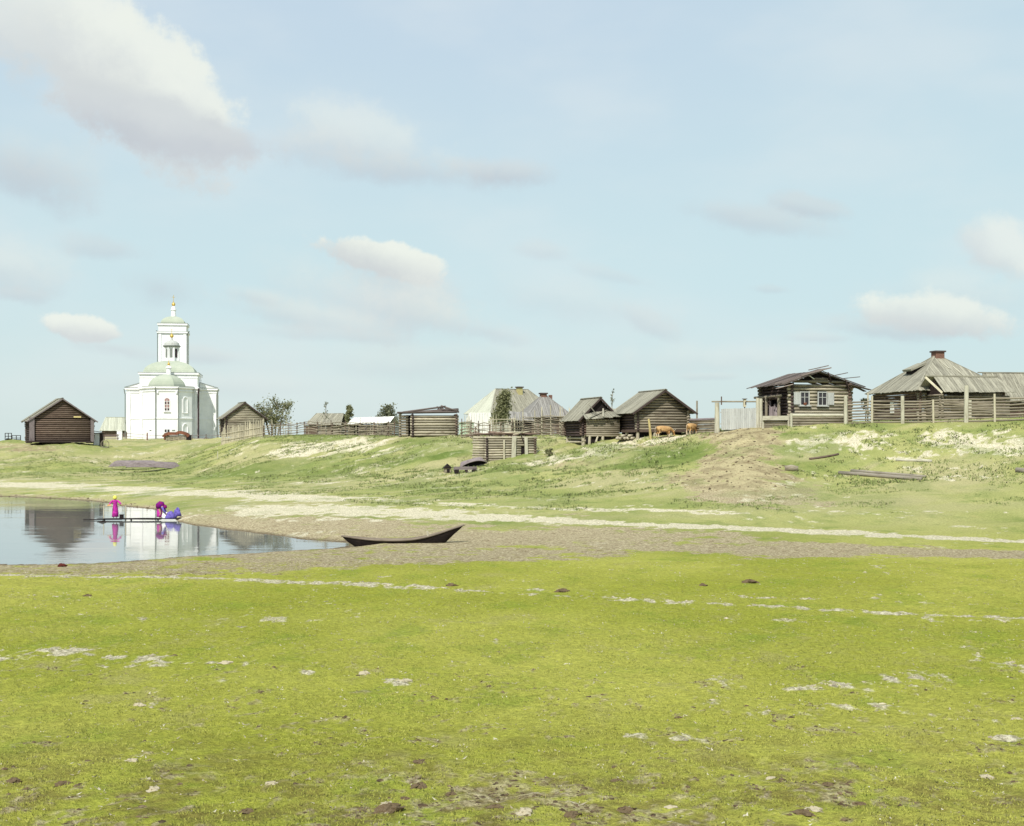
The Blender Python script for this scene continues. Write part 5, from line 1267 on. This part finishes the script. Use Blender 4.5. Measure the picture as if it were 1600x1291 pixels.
boat('overturned_boat', 'grey overturned boat, the longer and nearer of the two on the left bank', 6.8, 1.5, .62, .3, tuple(np.append(G(243, 736), gz(*G(243, 736))+1.2)), (R(187), R(2), R(14)), M['boatgrey'], M['boatin'], True, False)
boat('overturned_boat', 'grey overturned boat lying behind the other on the left bank', 6.4, 1.5, .6, .3, tuple(np.append(G(212, 733), gz(*G(212, 733))+1.2)), (R(187), R(0), R(17)), M['boatgrey'], M['boatin'], True, False)
boat('overturned_boat', 'dark overturned boat leaning against the roofless log pen', 2.9, 1.1, .5, .25, at(736, 126.5, .72), (R(150), R(-14), R(12)), M['boatgrey'], M['boat'], True, False)
t = thing('trough', 'dark wooden trough on blocks below the roofless log pen', 'trough', at(727, 122.5), R(12))
MB().box((0, 0, .42), (2.2, .5, .22)).box((-.0, -.24, .55), (2.2, .06, .14)).build('body', M['boatgrey'], t)
MB().box((-.85, 0, .15), (.4, .5, .4)).build('block', M['boat'], t); MB().box((.1, 0, .1), (.25, .4, .42), 3).build('block', M['boat'], t); MB().box((.85, 0, .2), (.35, .5, .4)).build('block', M['boat'], t)
t = thing('kennel', 'tiny dark gabled kennel on the grass left of the trough', 'kennel', at(699, 124), R(10))
MB().box((0, 0, .22), (.62, .6, .44)).build('body', M['log'], t)
MB().poly([(-.45, -.4, .42), (.45, -.4, .42), (0, -.4, .85), (-.45, .4, .42), (.45, .4, .42), (0, .4, .85)], [(0, 1, 2), (3, 5, 4), (0, 2, 5, 3), (1, 4, 5, 2), (0, 3, 4, 1)]).build('roof', M['boat'], t)
MB().box((.05, -.31, .18), (.28, .03, .3)).build('opening', M['darkin'], t)

# ------------------------------------------------------------------ logs lying on the slope
def laid(px0, px1, py0, py1, r, label, m='oldlog', n=10):
    a, b_ = G(px0, py0), G(px1, py1)
    A, B_ = Vector((a[0], a[1], gz(*a)+r*.6)), Vector((b_[0], b_[1], gz(*b_)+r*.6))
    pts = [A.lerp(B_, k/4)+Vector((0, 0, random.uniform(-.02, .02))) for k in range(5)]
    o0 = A.copy(); o = MB().tube([p-o0 for p in pts], [r, r*.98, r*.95, r*.93, r*.9], n, 1).build('fallen_log', M[m], None, True); o.location = o0
    return tag(o, label, 'log')
laid(1311, 1440, 741, 751, .17, 'long grey log, the nearer of the pair on the right slope')
laid(1330, 1446, 738, 747, .13, 'long grey log lying just behind its twin on the right slope')
laid(1400, 1456, 722, 723, .14, 'short pale log half buried above the pair of long logs', 'pale')
laid(1588, 1660, 738, 742, .22, 'thick log end poking in at the right edge of the slope')
laid(1265, 1310, 717, 711, .10, 'brownish rotten log lying up the right slope', 'logbrown')
p = G(1237, 736)
t = tag(MB().tube([(-.5, .15, .18), (0, 0, .22), (.48, -.1, .16)], [.24, .29, .22], 10).build('log_stump', M['log'], None, True), 'short thick grey stump section lying beside the ramp', 'stump'); t.location = (p[0], p[1], gz(*p))
p = G(97, 886); o = clod_mesh(31, M['redstone'], 'stone'); o.location = (p[0], p[1], gz(*p)-.02); o.scale = (.14, .13, .24); tag(o, 'dark red stone on the near shore of the pond', 'stone')

# ------------------------------------------------------------------ trees
def tree(name, label, px, Y, h, cr, ch0, nl, leaf, ls=.17, bark='bark', limbs=9, shape='round', density=1.0, stems=1):
    t = thing(name, label, 'tree', at(px, Y))
    tr = MB(); tips = []
    for s in range(stems):
        bx_ = (s-(stems-1)/2)*cr*.35
        top = Vector((bx_*1.6+random.uniform(-.2, .2), random.uniform(-.2, .2), h*(.92 if stems == 1 else random.uniform(.7, .92))))
        base = Vector((bx_*.5, 0, -.2)); mid = base.lerp(top, .5)+Vector((random.uniform(-.2, .2), 0, 0))
        tr.tube([base, mid, top], [h*.022+.02, h*.014+.01, .02], 7)
        for k in range(limbs):
            f = random.uniform(.3, .95); p = base.lerp(mid, f*2) if f < .5 else mid.lerp(top, f*2-1)
            an = random.uniform(0, 6.28); w = cr*(1.1-f*.6)*random.uniform(.6, 1.0)
            if shape == 'cone': w = cr*(1.05-f)
            q = p+Vector((math.cos(an)*w, math.sin(an)*w, random.uniform(.15, .5)*h*.35*(1 if shape != 'droop' else .3)))
            if q.z > h: q.z = h
            tr.tube([p, p.lerp(q, .5)+Vector((0, 0, .1)), q], [.05, .03, .012], 5); tips.append(q); tips.append(p.lerp(q, .6))
        tips.append(top)
    tr.build('trunk', M[bark], t)
    n = nl; V = np.zeros((n, 4, 3)); tipa = np.array([tuple(q) for q in tips]); tipa = tipa[tipa[:, 2] > ch0]
    sd = rng.integers(0, len(tipa), n); c_ = tipa[sd]+rng.normal(0, 1, (n, 3))*np.array([cr*.17, cr*.17, cr*.17])
    if shape == 'droop': c_[:, 2] -= np.abs(rng.normal(0, cr*.25, n))
    c_ = c_[c_[:, 2] > ch0*.8]; n = len(c_)
    u = rng.normal(0, 1, (n, 3)); u /= np.linalg.norm(u, axis=1)[:, None]; w = rng.normal(0, 1, (n, 3)); w = np.cross(u, w); w /= np.linalg.norm(w, axis=1)[:, None]
    s = ls*rng.uniform(.5, 1.2, (n, 1)); u *= s; w *= s*.6
    V = np.stack([c_-u, c_+w, c_+u, c_-w], 1).reshape(-1, 3); T = np.arange(n*4).reshape(-1, 4)
    cl = rng.uniform(0, 1, len(tipa))[sd[:n]]*.5
    val = np.clip(cl+rng.uniform(0, .5, n), 0, 1)
    o = raw_mesh('crown', V, T, np.repeat(val, 4), M[leaf]); o.parent = t
    return t
tree('birch_tree', 'leafy multi-stemmed tree right of the gabled shed', 428, 190, 5.6, 2.0, 1.2, 3200, 'leaf', .15, 'birch', 11, 'round', stems=4)
tree('bare_sapling', 'thin nearly leafless sapling rising behind the buff roofed shed', 510, 172, 4.8, .55, 2.0, 90, 'leafpale', .12, 'birch', 9, 'round')
tree('young_conifer', 'small young conifer between the two low sheds', 546, 183, 4.6, 1.0, 1.6, 900, 'leaf', .16, 'bark', 14, 'cone')
tree('willow_tree', 'drooping willow behind the whitish roofed shed', 607, 182, 5.0, 1.9, 1.5, 1700, 'leafpale', .18, 'bark', 9, 'droop', stems=2)
tree('birch_tree', 'dense birch in front of the pale hip roofed house', 786, 153, 5.4, 1.55, .9, 3800, 'leaf', .16, 'birch', 26, 'cone')
tree('bare_sapling', 'wispy bare sapling rising behind the lean-to of the barns', 959, 141, 5.4, .35, 3.0, 70, 'leafpale', .1, 'birch', 8, 'round')
tree('bush', 'small pale shrub in the yard right of the cabin', 1352, 122, 2.2, .6, .3, 300, 'leafpale', .12, 'bark', 5, 'round')
tree('bush', 'green bush growing at the foot of the slope right of the log pen', 858, 128, .7, .55, .05, 420, 'leaf', .1, 'bark', 7, 'round')

# ------------------------------------------------------------------ pond walkway, people, laundry
pw = G(285, 815); A = Vector((-28.0, 86.5, .1)); xa = (130-800)/FOC*86.0; xb = (284-800)/FOC*86.0
t = thing('walkway', 'narrow plank walkway running out over the pond', 'walkway', (xa, 86.0, 0))
MB().bar((0, .1, .05), (2.6, 0, .07), .22, .05, .9).bar((2.0, 0, .10), (5.2, .05, .07), .36, .05, .8).build('plank', M['boat'], t)
MB().bar((1.0, -.1, .11), (4.4, 0, .14), .34, .05, 1.1).bar((4.1, 0, .13), (xb-xa, .05, .12), .38, .06, 1).build('plank', M['boat'], t)
mb = MB()
for x in (1.4, 3.2, 5.0): mb.tube([(x, .1, -.5), (x, .1, .08)], .05, 6)
mb.build('pile', M['boat'], t)
for px in (162, 196.5):
    x = (px-800)/FOC*86.0-xa; MB().tube([(x, 0, -.4), (x, 0, .98)], .035, 6).build('rail_post', M['straw'], t)
MB().tube([((155-800)/FOC*86.0-xa, 0, .93), ((204-800)/FOC*86.0-xa, 0, .97)], .02, 5).build('handrail', M['log'], t)
tag(MB().box((0, 0, .11), (.22, .25, .22)).box((0, 0, .235), (.26, .29, .03)).build('wooden_box', M['boat'], None), 'small dark box on the walkway beside the standing washer', 'box').location = ((190-800)/FOC*86, 86.0, .15)
tag(MB().tube([(-.25, 0, 0), (0, 0, .05), (.25, .05, 0)], [.04, .09, .03], 6).build('driftwood', M['boat'], None), 'small dark snag floating in front of the walkway', 'driftwood').location = ((160.5-800)/FOC*84.0, 84.0, .0)

def skinned(name, verts, edges, radii, mat, parent, lvl=2, root=0):
    me = bpy.data.meshes.new(name); me.from_pydata(verts, edges, []); me.materials.append(mat)
    o = bpy.data.objects.new(name, me); COL.objects.link(o); o.parent = parent
    sk = o.modifiers.new('skin', 'SKIN'); sk.use_smooth_shade = True
    for i, r in enumerate(radii):
        q = me.skin_vertices[0].data[i]; q.radius = (r, r) if not isinstance(r, tuple) else r
        q.use_root = (i == root)
    sb = o.modifiers.new('sub', 'SUBSURF'); sb.levels = lvl; sb.render_levels = lvl
    if me.attributes.get('val') is None:
        a = me.attributes.new('val', 'FLOAT', 'POINT'); a.data.foreach_set('value', [1.0]*len(verts))
    return o
def person(label, loc, rz, J, dress, top, scarf, h=1.0):
    """J: joint dict; body is one continuous skin, clothes are its children's meshes"""
    t = thing('person', label, 'person', loc, rz)
    V, E, Rr = [], [], []; ix = {}
    def v(k, p, r, par=None):
        ix[k] = len(V); V.append(tuple(p)); Rr.append(r)
        if par: E.append((ix[par], ix[k]))
    v('pel', J['pel'], .13); v('wai', J['wai'], .105, 'pel'); v('che', J['che'], .125, 'wai'); v('nec', J['nec'], .05, 'che'); v('jaw', J['jaw'], .075, 'nec'); v('hea', J['hea'], .095, 'jaw'); v('top', J['top'], .06, 'hea')
    for s in 'lr':
        v('sh'+s, J['sh'+s], .055, 'che'); v('el'+s, J['el'+s], .038, 'sh'+s); v('wr'+s, J['wr'+s], .026, 'el'+s)
        w = Vector(J['wr'+s]); d = (w-Vector(J['el'+s])).normalized(); sd = d.cross(Vector((0, 0, 1))).normalized() if abs(d.z) < .9 else Vector((1, 0, 0))
        v('pa'+s, w+d*.06, .03, 'wr'+s)
        for k in range(4): 
            f = w+d*.10+sd*(k-1.5)*.02; v('f%d%s' % (k, s), f, .009, 'pa'+s); v('g%d%s' % (k, s), f+d*(.05-.006*abs(k-1.3))+Vector((0, 0, -.02)), .007, 'f%d%s' % (k, s))
        v('th'+s, w+d*.06+sd*.05, .01, 'pa'+s)
        v('hi'+s, J['hi'+s], .09, 'pel'); v('kn'+s, J['kn'+s], .055, 'hi'+s); v('an'+s, J['an'+s], .035, 'kn'+s); v('to'+s, J['to'+s], .03, 'an'+s)
    skinned('body', V, E, Rr, M['skin'], t)
    return t
def loft(rings, n=16, val=1.0):        # rings: (centre, rx, ry)
    mb = MB(); vs = []; fs = []
    for i, (c_, rx, ry) in enumerate(rings):
        for k in range(n):
            an = 2*math.pi*k/n; w = 1+.07*math.sin(an*5+i)*(i < 3)
            vs.append((c_[0]+rx*w*math.cos(an), c_[1]+ry*w*math.sin(an), c_[2]))
    for i in range(len(rings)-1):
        for k in range(n): fs.append((i*n+k, i*n+(k+1) % n, (i+1)*n+(k+1) % n, (i+1)*n+k))
    fs += [tuple(range(n-1, -1, -1)), tuple((len(rings)-1)*n+k for k in range(n))]
    return mb.poly(vs, fs, val)
J = dict(pel=(0, 0, .78), wai=(0, -.02, .93), che=(.0, -.05, 1.10), nec=(0, -.08, 1.24), jaw=(0, -.12, 1.29), hea=(0, -.12, 1.37), top=(0, -.11, 1.44),
         shl=(-.17, -.05, 1.17), ell=(-.30, -.1, 1.0), wrl=(-.33, -.25, .93), shr=(.17, -.05, 1.17), elr=(.32, -.1, 1.02), wrr=(.42, -.2, .93),
         hil=(-.09, 0, .72), knl=(-.1, -.03, .4), anl=(-.1, 0, .06), tol=(-.1, -.14, .03), hir=(.09, 0, .72), knr=(.1, -.03, .4), anr=(.1, 0, .06), tor=(.1, -.14, .03))
w1 = person('woman in magenta dress and yellow headscarf standing on the pond walkway', ((180-800)/FOC*86, 86.0, .16), R(8), J, 0, 0, 0)
loft([((0, 0, .08), .22, .2), ((0, 0, .35), .205, .18), ((0, 0, .7), .165, .15), ((0, -.02, .93), .125, .115), ((0, -.05, 1.1), .17, .13), ((0, -.07, 1.2), .13, .1), ((0, -.08, 1.25), .05, .05)]).build('dress', M['magenta'], w1, True)
mb = MB()
for a_, b_, c_ in (((-.16, -.05, 1.17), (-.30, -.1, 1.0), (-.33, -.23, .94)), ((.16, -.05, 1.17), (.32, -.1, 1.02), (.41, -.19, .94))): mb.tube([a_, b_, c_], [.075, .06, .045], 8)
mb.build('sleeves', M['magenta'], w1, True)
MB().lathe([(.02, -.12), (.12, -.1), (.135, 0), (.115, .09), (.06, .13), (.01, .14)], (0, -.09, 1.37), 12).build('kerchief', M['kerchief'], w1, True)
MB().lathe([(.15, 0), (.14, .02), (.05, .05)], (-.33, -.3, .86), 8).build('cloth', M['orange'], w1)
# bending washer
J = dict(pel=(0, .05, .62), wai=(.06, 0, .74), che=(.2, -.05, .80), nec=(.31, -.08, .80), jaw=(.37, -.1, .76), hea=(.42, -.1, .74), top=(.48, -.1, .74),
         shl=(.24, -.22, .74), ell=(.36, -.24, .5), wrl=(.48, -.2, .3), shr=(.24, .1, .74), elr=(.38, .1, .5), wrr=(.5, .0, .3),
         hil=(0, -.06, .56), knl=(.12, -.1, .33), anl=(0, -.1, .07), tol=(.12, -.12, .03), hir=(0, .14, .56), knr=(.12, .16, .33), anr=(0, .16, .07), tor=(.12, .18, .03))
w2 = person('person in crimson and blue clothes crouching over laundry on the walkway', ((249-800)/FOC*86, 86.0, .16), R(0), J, 0, 0, 0)
loft([((0, .03, .07), .2, .18), ((0, .03, .25), .18, .17), ((.0, .04, .5), .17, .17), ((.0, .04, .66), .14, .14), ((.02, .03, .75), .06, .06)]).build('skirt', M['magenta'], w2, True)
mb = MB(); mb.tube([(-.12, .02, .66), (-.05, .0, .80), (.08, -.02, .88), (.22, -.05, .88), (.33, -.07, .82)], [.14, .24, .27, .22, .09], 12); mb.build('jacket', M['crimson'], w2, True)
mb = MB().tube([(.24, -.22, .74), (.36, -.24, .5), (.47, -.2, .32)], [.075, .06, .05], 8).tube([(.24, .1, .74), (.38, .1, .5), (.49, .0, .32)], [.075, .06, .05], 8); mb.build('sleeves', M['violet'], w2, True)
MB().lathe([(.02, -.13), (.12, -.1), (.135, 0), (.11, .09), (.03, .14)], (.41, -.09, .76), 12).build('kerchief', M['crimson'], w2, True)
def cloth(label, px, Y, z, sx, sy, sz, mat, seed):
    random.seed(seed); vs = []; fs = []; n, m = 18, 7
    for i in range(m):
        f = i/(m-1)
        for k in range(n):
            an = 2*math.pi*k/n; r = math.cos(f*math.pi/2)*(1+.22*math.sin(an*4+i*1.3+seed)+random.uniform(-.08, .08)); vs.append((sx*r*math.cos(an), sy*r*math.sin(an), sz*(math.sin(f*math.pi/2)*(1+.2*math.sin(an*3+seed)))))
    for i in range(m-1):
        for k in range(n): fs.append((i*n+k, i*n+(k+1) % n, (i+1)*n+(k+1) % n, (i+1)*n+k))
    fs.append(tuple(range(n-1, -1, -1)))
    o = MB().poly(vs, fs).build('laundry', mat, None, True); o.location = ((px-800)/FOC*Y, Y, z); tag(o, label, 'laundry'); return o
cloth('crumpled white linen heap beside the crouching washer', 259, 86.0, .15, .27, .2, .36, M['whitecloth'], 3)
cloth('blue violet heap of wet laundry at the shore end of the walkway', 267, 85.9, .14, .34, .25, .42, M['violet'], 5)
cloth('small violet cloth hung on the bank right of the laundry heap', 277, 86.6, .25, .26, .2, .5, M['violet'], 8)
random.seed(77)

# ------------------------------------------------------------------ cows
def cow(label, px, Y, rz, sc=1.0, headdown=True):
    t = thing('cow', label, 'cow', at(px, Y), rz, None)
    t.scale = (sc, sc, sc)
    # x forward
    V, E, Rr = [], [], []; ix = {}
    def v(k, p, r, par=None):
        ix[k] = len(V); V.append(p); Rr.append(r)
        if par: E.append((ix[par], ix[k]))
    v('mid', (0, 0, .92), (.36, .30)); v('rum', (-.55, 0, 1.0), (.30, .27), 'mid'); v('tai', (-.82, 0, 1.12), (.13, .12), 'rum')
    v('che', (.5, 0, .92), (.33, .27), 'mid'); v('sho', (.72, 0, 1.02), (.24, .18), 'che')
    if headdown:
        v('nk', (1.0, .03, .82), .14, 'sho'); v('pol', (1.2, .05, .62), .12, 'nk'); v('fac', (1.27, .05, .4), .09, 'pol'); v('muz', (1.3, .05, .22), .075, 'fac')
    else:
        v('nk', (1.0, .0, 1.15), .14, 'sho'); v('pol', (1.2, .0, 1.25), .12, 'nk'); v('fac', (1.4, .0, 1.12), .09, 'pol'); v('muz', (1.52, .0, 1.02), .075, 'fac')
    for s, n_ in ((-1, 'l'), (1, 'r')):
        v('hh'+n_, (-.62, s*.17, .82), .15, 'rum'); v('hk'+n_, (-.52, s*.19, .62), .09, 'hh'+n_); v('ho'+n_, (-.74, s*.19, .40), .05, 'hk'+n_); v('hf'+n_, (-.68, s*.19, .05), .045, 'ho'+n_)
        v('fs'+n_, (.52, s*.16, .7), .11, 'che'); v('fk'+n_, (.55, s*.17, .38), .055, 'fs'+n_); v('ff'+n_, (.53, s*.17, .05), .045, 'fk'+n_)
        v('ea'+n_, (V[ix['pol']][0]-.05, s*.2, V[ix['pol']][2]+.06), .03, 'pol')
    skinned('body', V, E, Rr, M['cow'], t, 2)
    MB().tube([(-.88, 0, 1.15), (-1.0, .02, .9), (-.98, .03, .55), (-.97, .03, .4)], [.03, .02, .018, .045], 6).build('tail', M['cowleg'], t)
    for s in (-1, 1):
        P = V[ix['pol']]; MB().tube([(P[0]+.02, s*.07, P[2]+.12), (P[0]+.05, s*.18, P[2]+.2), (P[0]+.12, s*.16, P[2]+.3)], [.03, .022, .006], 6).build('horn', M['horn'], t)
        for x in (-.68, .53):
            MB().tube([(x, s*.185, -.01), (x, s*.185, .1)], [.065, .05], 7).build('hoof', M['hoof'], t)
    for s in (-1, 1):
        MB().tube([(-.735, s*.19, .42), (-.675, s*.19, .08)], [.062, .056], 7).build('stocking', M['cowleg'], t)
        MB().tube([(.55, s*.17, .4), (.53, s*.17, .08)], [.062, .055], 7).build('stocking', M['cowleg'], t)
    MB().lathe([(.02, 0), (.1, .03), (.13, .1), (.1, .16)], (-.4, 0, .5), 10).build('udder', M['cowleg'], t)
    return t
cow('golden brown cow grazing in the middle of the larger barn gable', 1037, 127.4, R(24), .98)
cow('smaller tan cow seen from behind at the right corner of the larger barn', 1081, 126.6, R(52), .98)

# ------------------------------------------------------------------ sky, sun, camera
SUN_AZ_LEFT, SUN_EL = 18, 50
sun = bpy.data.lights.new('Sun', 'SUN'); sun.energy = 5.0; sun.angle = R(.5); sun.color = (1, .95, .86)
so = bpy.data.objects.new('Sun', sun); COL.objects.link(so)
sd = Vector((-math.sin(R(SUN_AZ_LEFT))*math.cos(R(SUN_EL)), -math.cos(R(SUN_AZ_LEFT))*math.cos(R(SUN_EL)), math.sin(R(SUN_EL))))
so.rotation_euler = sd.to_track_quat('Z', 'Y').to_euler()
W = bpy.data.worlds.new('World'); S.world = W; W.use_nodes = True
nt = W.node_tree; bg = nt.nodes['Background']; ST = .1
sky = nt.nodes.new('ShaderNodeTexSky'); sky.sky_type = 'NISHITA'; sky.sun_disc = False
sky.sun_elevation = R(SUN_EL); sky.sun_rotation = math.atan2(sd.x, sd.y); sky.air_density = 1.0; sky.dust_density = 1.5; sky.ozone_density = 1.5
tc = nt.nodes.new('ShaderNodeTexCoord'); sp = nt.nodes.new('ShaderNodeSeparateXYZ'); nt.links.new(tc.outputs['Generated'], sp.inputs[0])
az = mth(nt, 'ARCTAN2', sp.outputs[0], sp.outputs[1]); el = mth(nt, 'ARCSINE', sp.outputs[2])
cb = nt.nodes.new('ShaderNodeCombineXYZ'); nt.links.new(az, cb.inputs[0]); nt.links.new(el, cb.inputs[1]); AE = cb.outputs[0]
def k10(c): return tuple(q/ST for q in c)
grad = mixc(nt, ramp(nt, el, 0, .13), k10((.70, .84, .825)), k10((.64, .825, .865)))
grad = mixc(nt, ramp(nt, el, .12, .34), grad, k10((.59, .74, .86)))
# the left side of the sky is a little milkier
grad = mixc(nt, ramp(nt, az, .0, .4, .0, .35), grad, k10((.60, .82, .86)))
base = mixc(nt, .86, sky.outputs[0], grad)
wn = noise(nt, AE, 9, 5, .6); wn2 = noise(nt, AE, 26, 8, .66); wn3 = noise(nt, AE, 5, 4, .5, (1, 2.2, 1))
dist = mth(nt, 'ADD', mth(nt, 'MULTIPLY', mth(nt, 'SUBTRACT', wn, .5), 1.9), mth(nt, 'MULTIPLY', mth(nt, 'SUBTRACT', wn2, .5), 1.25))
def dirof(px, py):
    u, v_ = (px-800)/FOC, (HZ-py)/FOC; return math.atan(u), math.atan(v_*math.cos(math.atan(u)))
# px, py, rx, ry, tilt, opacity, greyness, softness
CLD = [(90, 40, 240, 100, 24, .95, .0, 1.3), (215, 115, 205, 90, 32, 1, .05, 1.7), (265, 200, 160, 44, 14, .9, .95, 1.3), (345, 218, 95, 28, 4, .8, 1.0, 1.2),
       (570, 215, 150, 52, 12, .5, .1, 1.0), (480, 225, 110, 40, 5, .45, .5, .8), (620, 265, 200, 30, 4, .55, .7, .8), (790, 268, 95, 24, 3, .6, .8, .9), (10, 420, 120, 50, 5, .5, .3, .8), (50, 250, 110, 50, 10, .4, .5, .8), (700, 560, 300, 35, 0, .3, .3, .7), (300, 600, 260, 25, 0, .3, .3, .7), (1150, 560, 260, 30, 0, .3, .2, .7), (560, 460, 200, 70, 12, .35, .3, .7), (900, 470, 200, 40, 10, .25, .4, .7), (1500, 460, 170, 50, 5, .35, .2, .7), (40, 275, 95, 42, 14, .55, .85, .8),
       (585, 400, 105, 34, 14, 1, .0, 2.6), (630, 440, 130, 45, 14, .55, .55, .8), (640, 478, 150, 48, 14, .6, .2, .8), (470, 490, 150, 28, 9, .5, .25, .8), (770, 520, 80, 20, 12, .4, .6, .8), (400, 462, 60, 18, 10, .4, .3, .8),
       (140, 516, 62, 23, 9, 1, .0, 2.4), (180, 545, 80, 16, 8, .4, .7, .9), (320, 552, 60, 17, 8, .45, .6, .9), (170, 390, 75, 22, 5, .4, .85, .9), (250, 450, 70, 40, 10, .4, .85, .8), (30, 460, 50, 14, 3, .4, .8, .9),
       (1160, 338, 130, 28, 10, .5, .8, .8), (1262, 320, 60, 17, 14, .5, .8, .9), (1555, 382, 70, 42, 38, .75, .05, 1.1), (1460, 490, 110, 32, 8, .85, .0, 1.8), (1400, 512, 120, 25, 4, .5, .7, .9), (1280, 528, 70, 12, 2, .35, .6, .9),
       (850, 392, 50, 18, 8, .35, .7, .9), (1010, 500, 60, 22, 24, .35, .7, .9), (1205, 452, 40, 9, 5, .3, .8, .9), (960, 430, 80, 14, 14, .25, .7, .9), (500, 520, 150, 14, 3, .3, .6, .8), (1110, 588, 60, 8, 0, .3, .5, .9)]
cur = base
for (px, py, rx, ry, tl, op, gr, sf_) in CLD:
    a0, e0 = dirof(px, py); th = R(-tl)
    dx = mth(nt, 'SUBTRACT', az, a0); dy = mth(nt, 'SUBTRACT', el, e0)
    cs, sn = math.cos(th), math.sin(th)
    u = mth(nt, 'ADD', mth(nt, 'MULTIPLY', dx, cs*FOC/rx/1.12), mth(nt, 'MULTIPLY', dy, sn*FOC/rx/1.12))
    v_ = mth(nt, 'ADD', mth(nt, 'MULTIPLY', dx, -sn*FOC/ry/1.12), mth(nt, 'MULTIPLY', dy, cs*FOC/ry/1.12))
    r2 = mth(nt, 'SQRT', mth(nt, 'ADD', mth(nt, 'MULTIPLY', u, u), mth(nt, 'MULTIPLY', v_, v_)))
    m_ = mth(nt, 'SUBTRACT', mth(nt, 'ADD', 1.0, mth(nt, 'MULTIPLY', dist, .95)), r2)
    f = ramp(nt, m_, 0.0, .7/sf_, 0, min(1, op*.95))
    sh_ = ramp(nt, mth(nt, 'ADD', v_, mth(nt, 'MULTIPLY', dist, .8)), -.7, .5, min(1, gr+.6), gr*.75)
    cc = mixc(nt, sh_, k10((.87, .91, .83)), k10((.48, .52, .585)))
    cur = mixc(nt, f, cur, cc)
# faint high haze everywhere
cur = mixc(nt, ramp(nt, wn3, .40, .70, .06, .36), cur, k10((.79, .84, .845)))
nt.links.new(cur, bg.inputs[0]); bg.inputs[1].default_value = ST
cam = bpy.data.cameras.new('Camera'); co = bpy.data.objects.new('Camera', cam); COL.objects.link(co)
cam.sensor_fit = 'HORIZONTAL'; cam.sensor_width = 36; cam.lens = 36*FOC/1600; cam.shift_y = (HZ-645.5)/1600
cam.clip_start = .1; cam.clip_end = 20000
co.location = (0, 0, EYE); co.rotation_euler = (R(90), 0, 0)
S.camera = co
S.view_settings.view_transform = 'Standard'; S.view_settings.look = 'None'; S.view_settings.exposure = 0

names = {}
for o in list(S.objects):
    if o.parent is None and o.get('category') and not o.get('group') and not o.get('kind'):
        names.setdefault(o['category'], []).append(o)
for c_, l in names.items():
    if len(l) > 1:
        for o in l: o['group'] = {'house': 'village houses on the bank', 'barn': 'barns on the bank', 'shed': 'sheds on the bank', 'fence': 'fences along the bank top', 'tree': 'trees between the buildings', 'boat': 'boats by the pond and on the bank', 'cow': 'cows beside the larger barn', 'log': 'logs lying on the right slope', 'person': 'people washing on the walkway'}.get(c_, c_+'s')
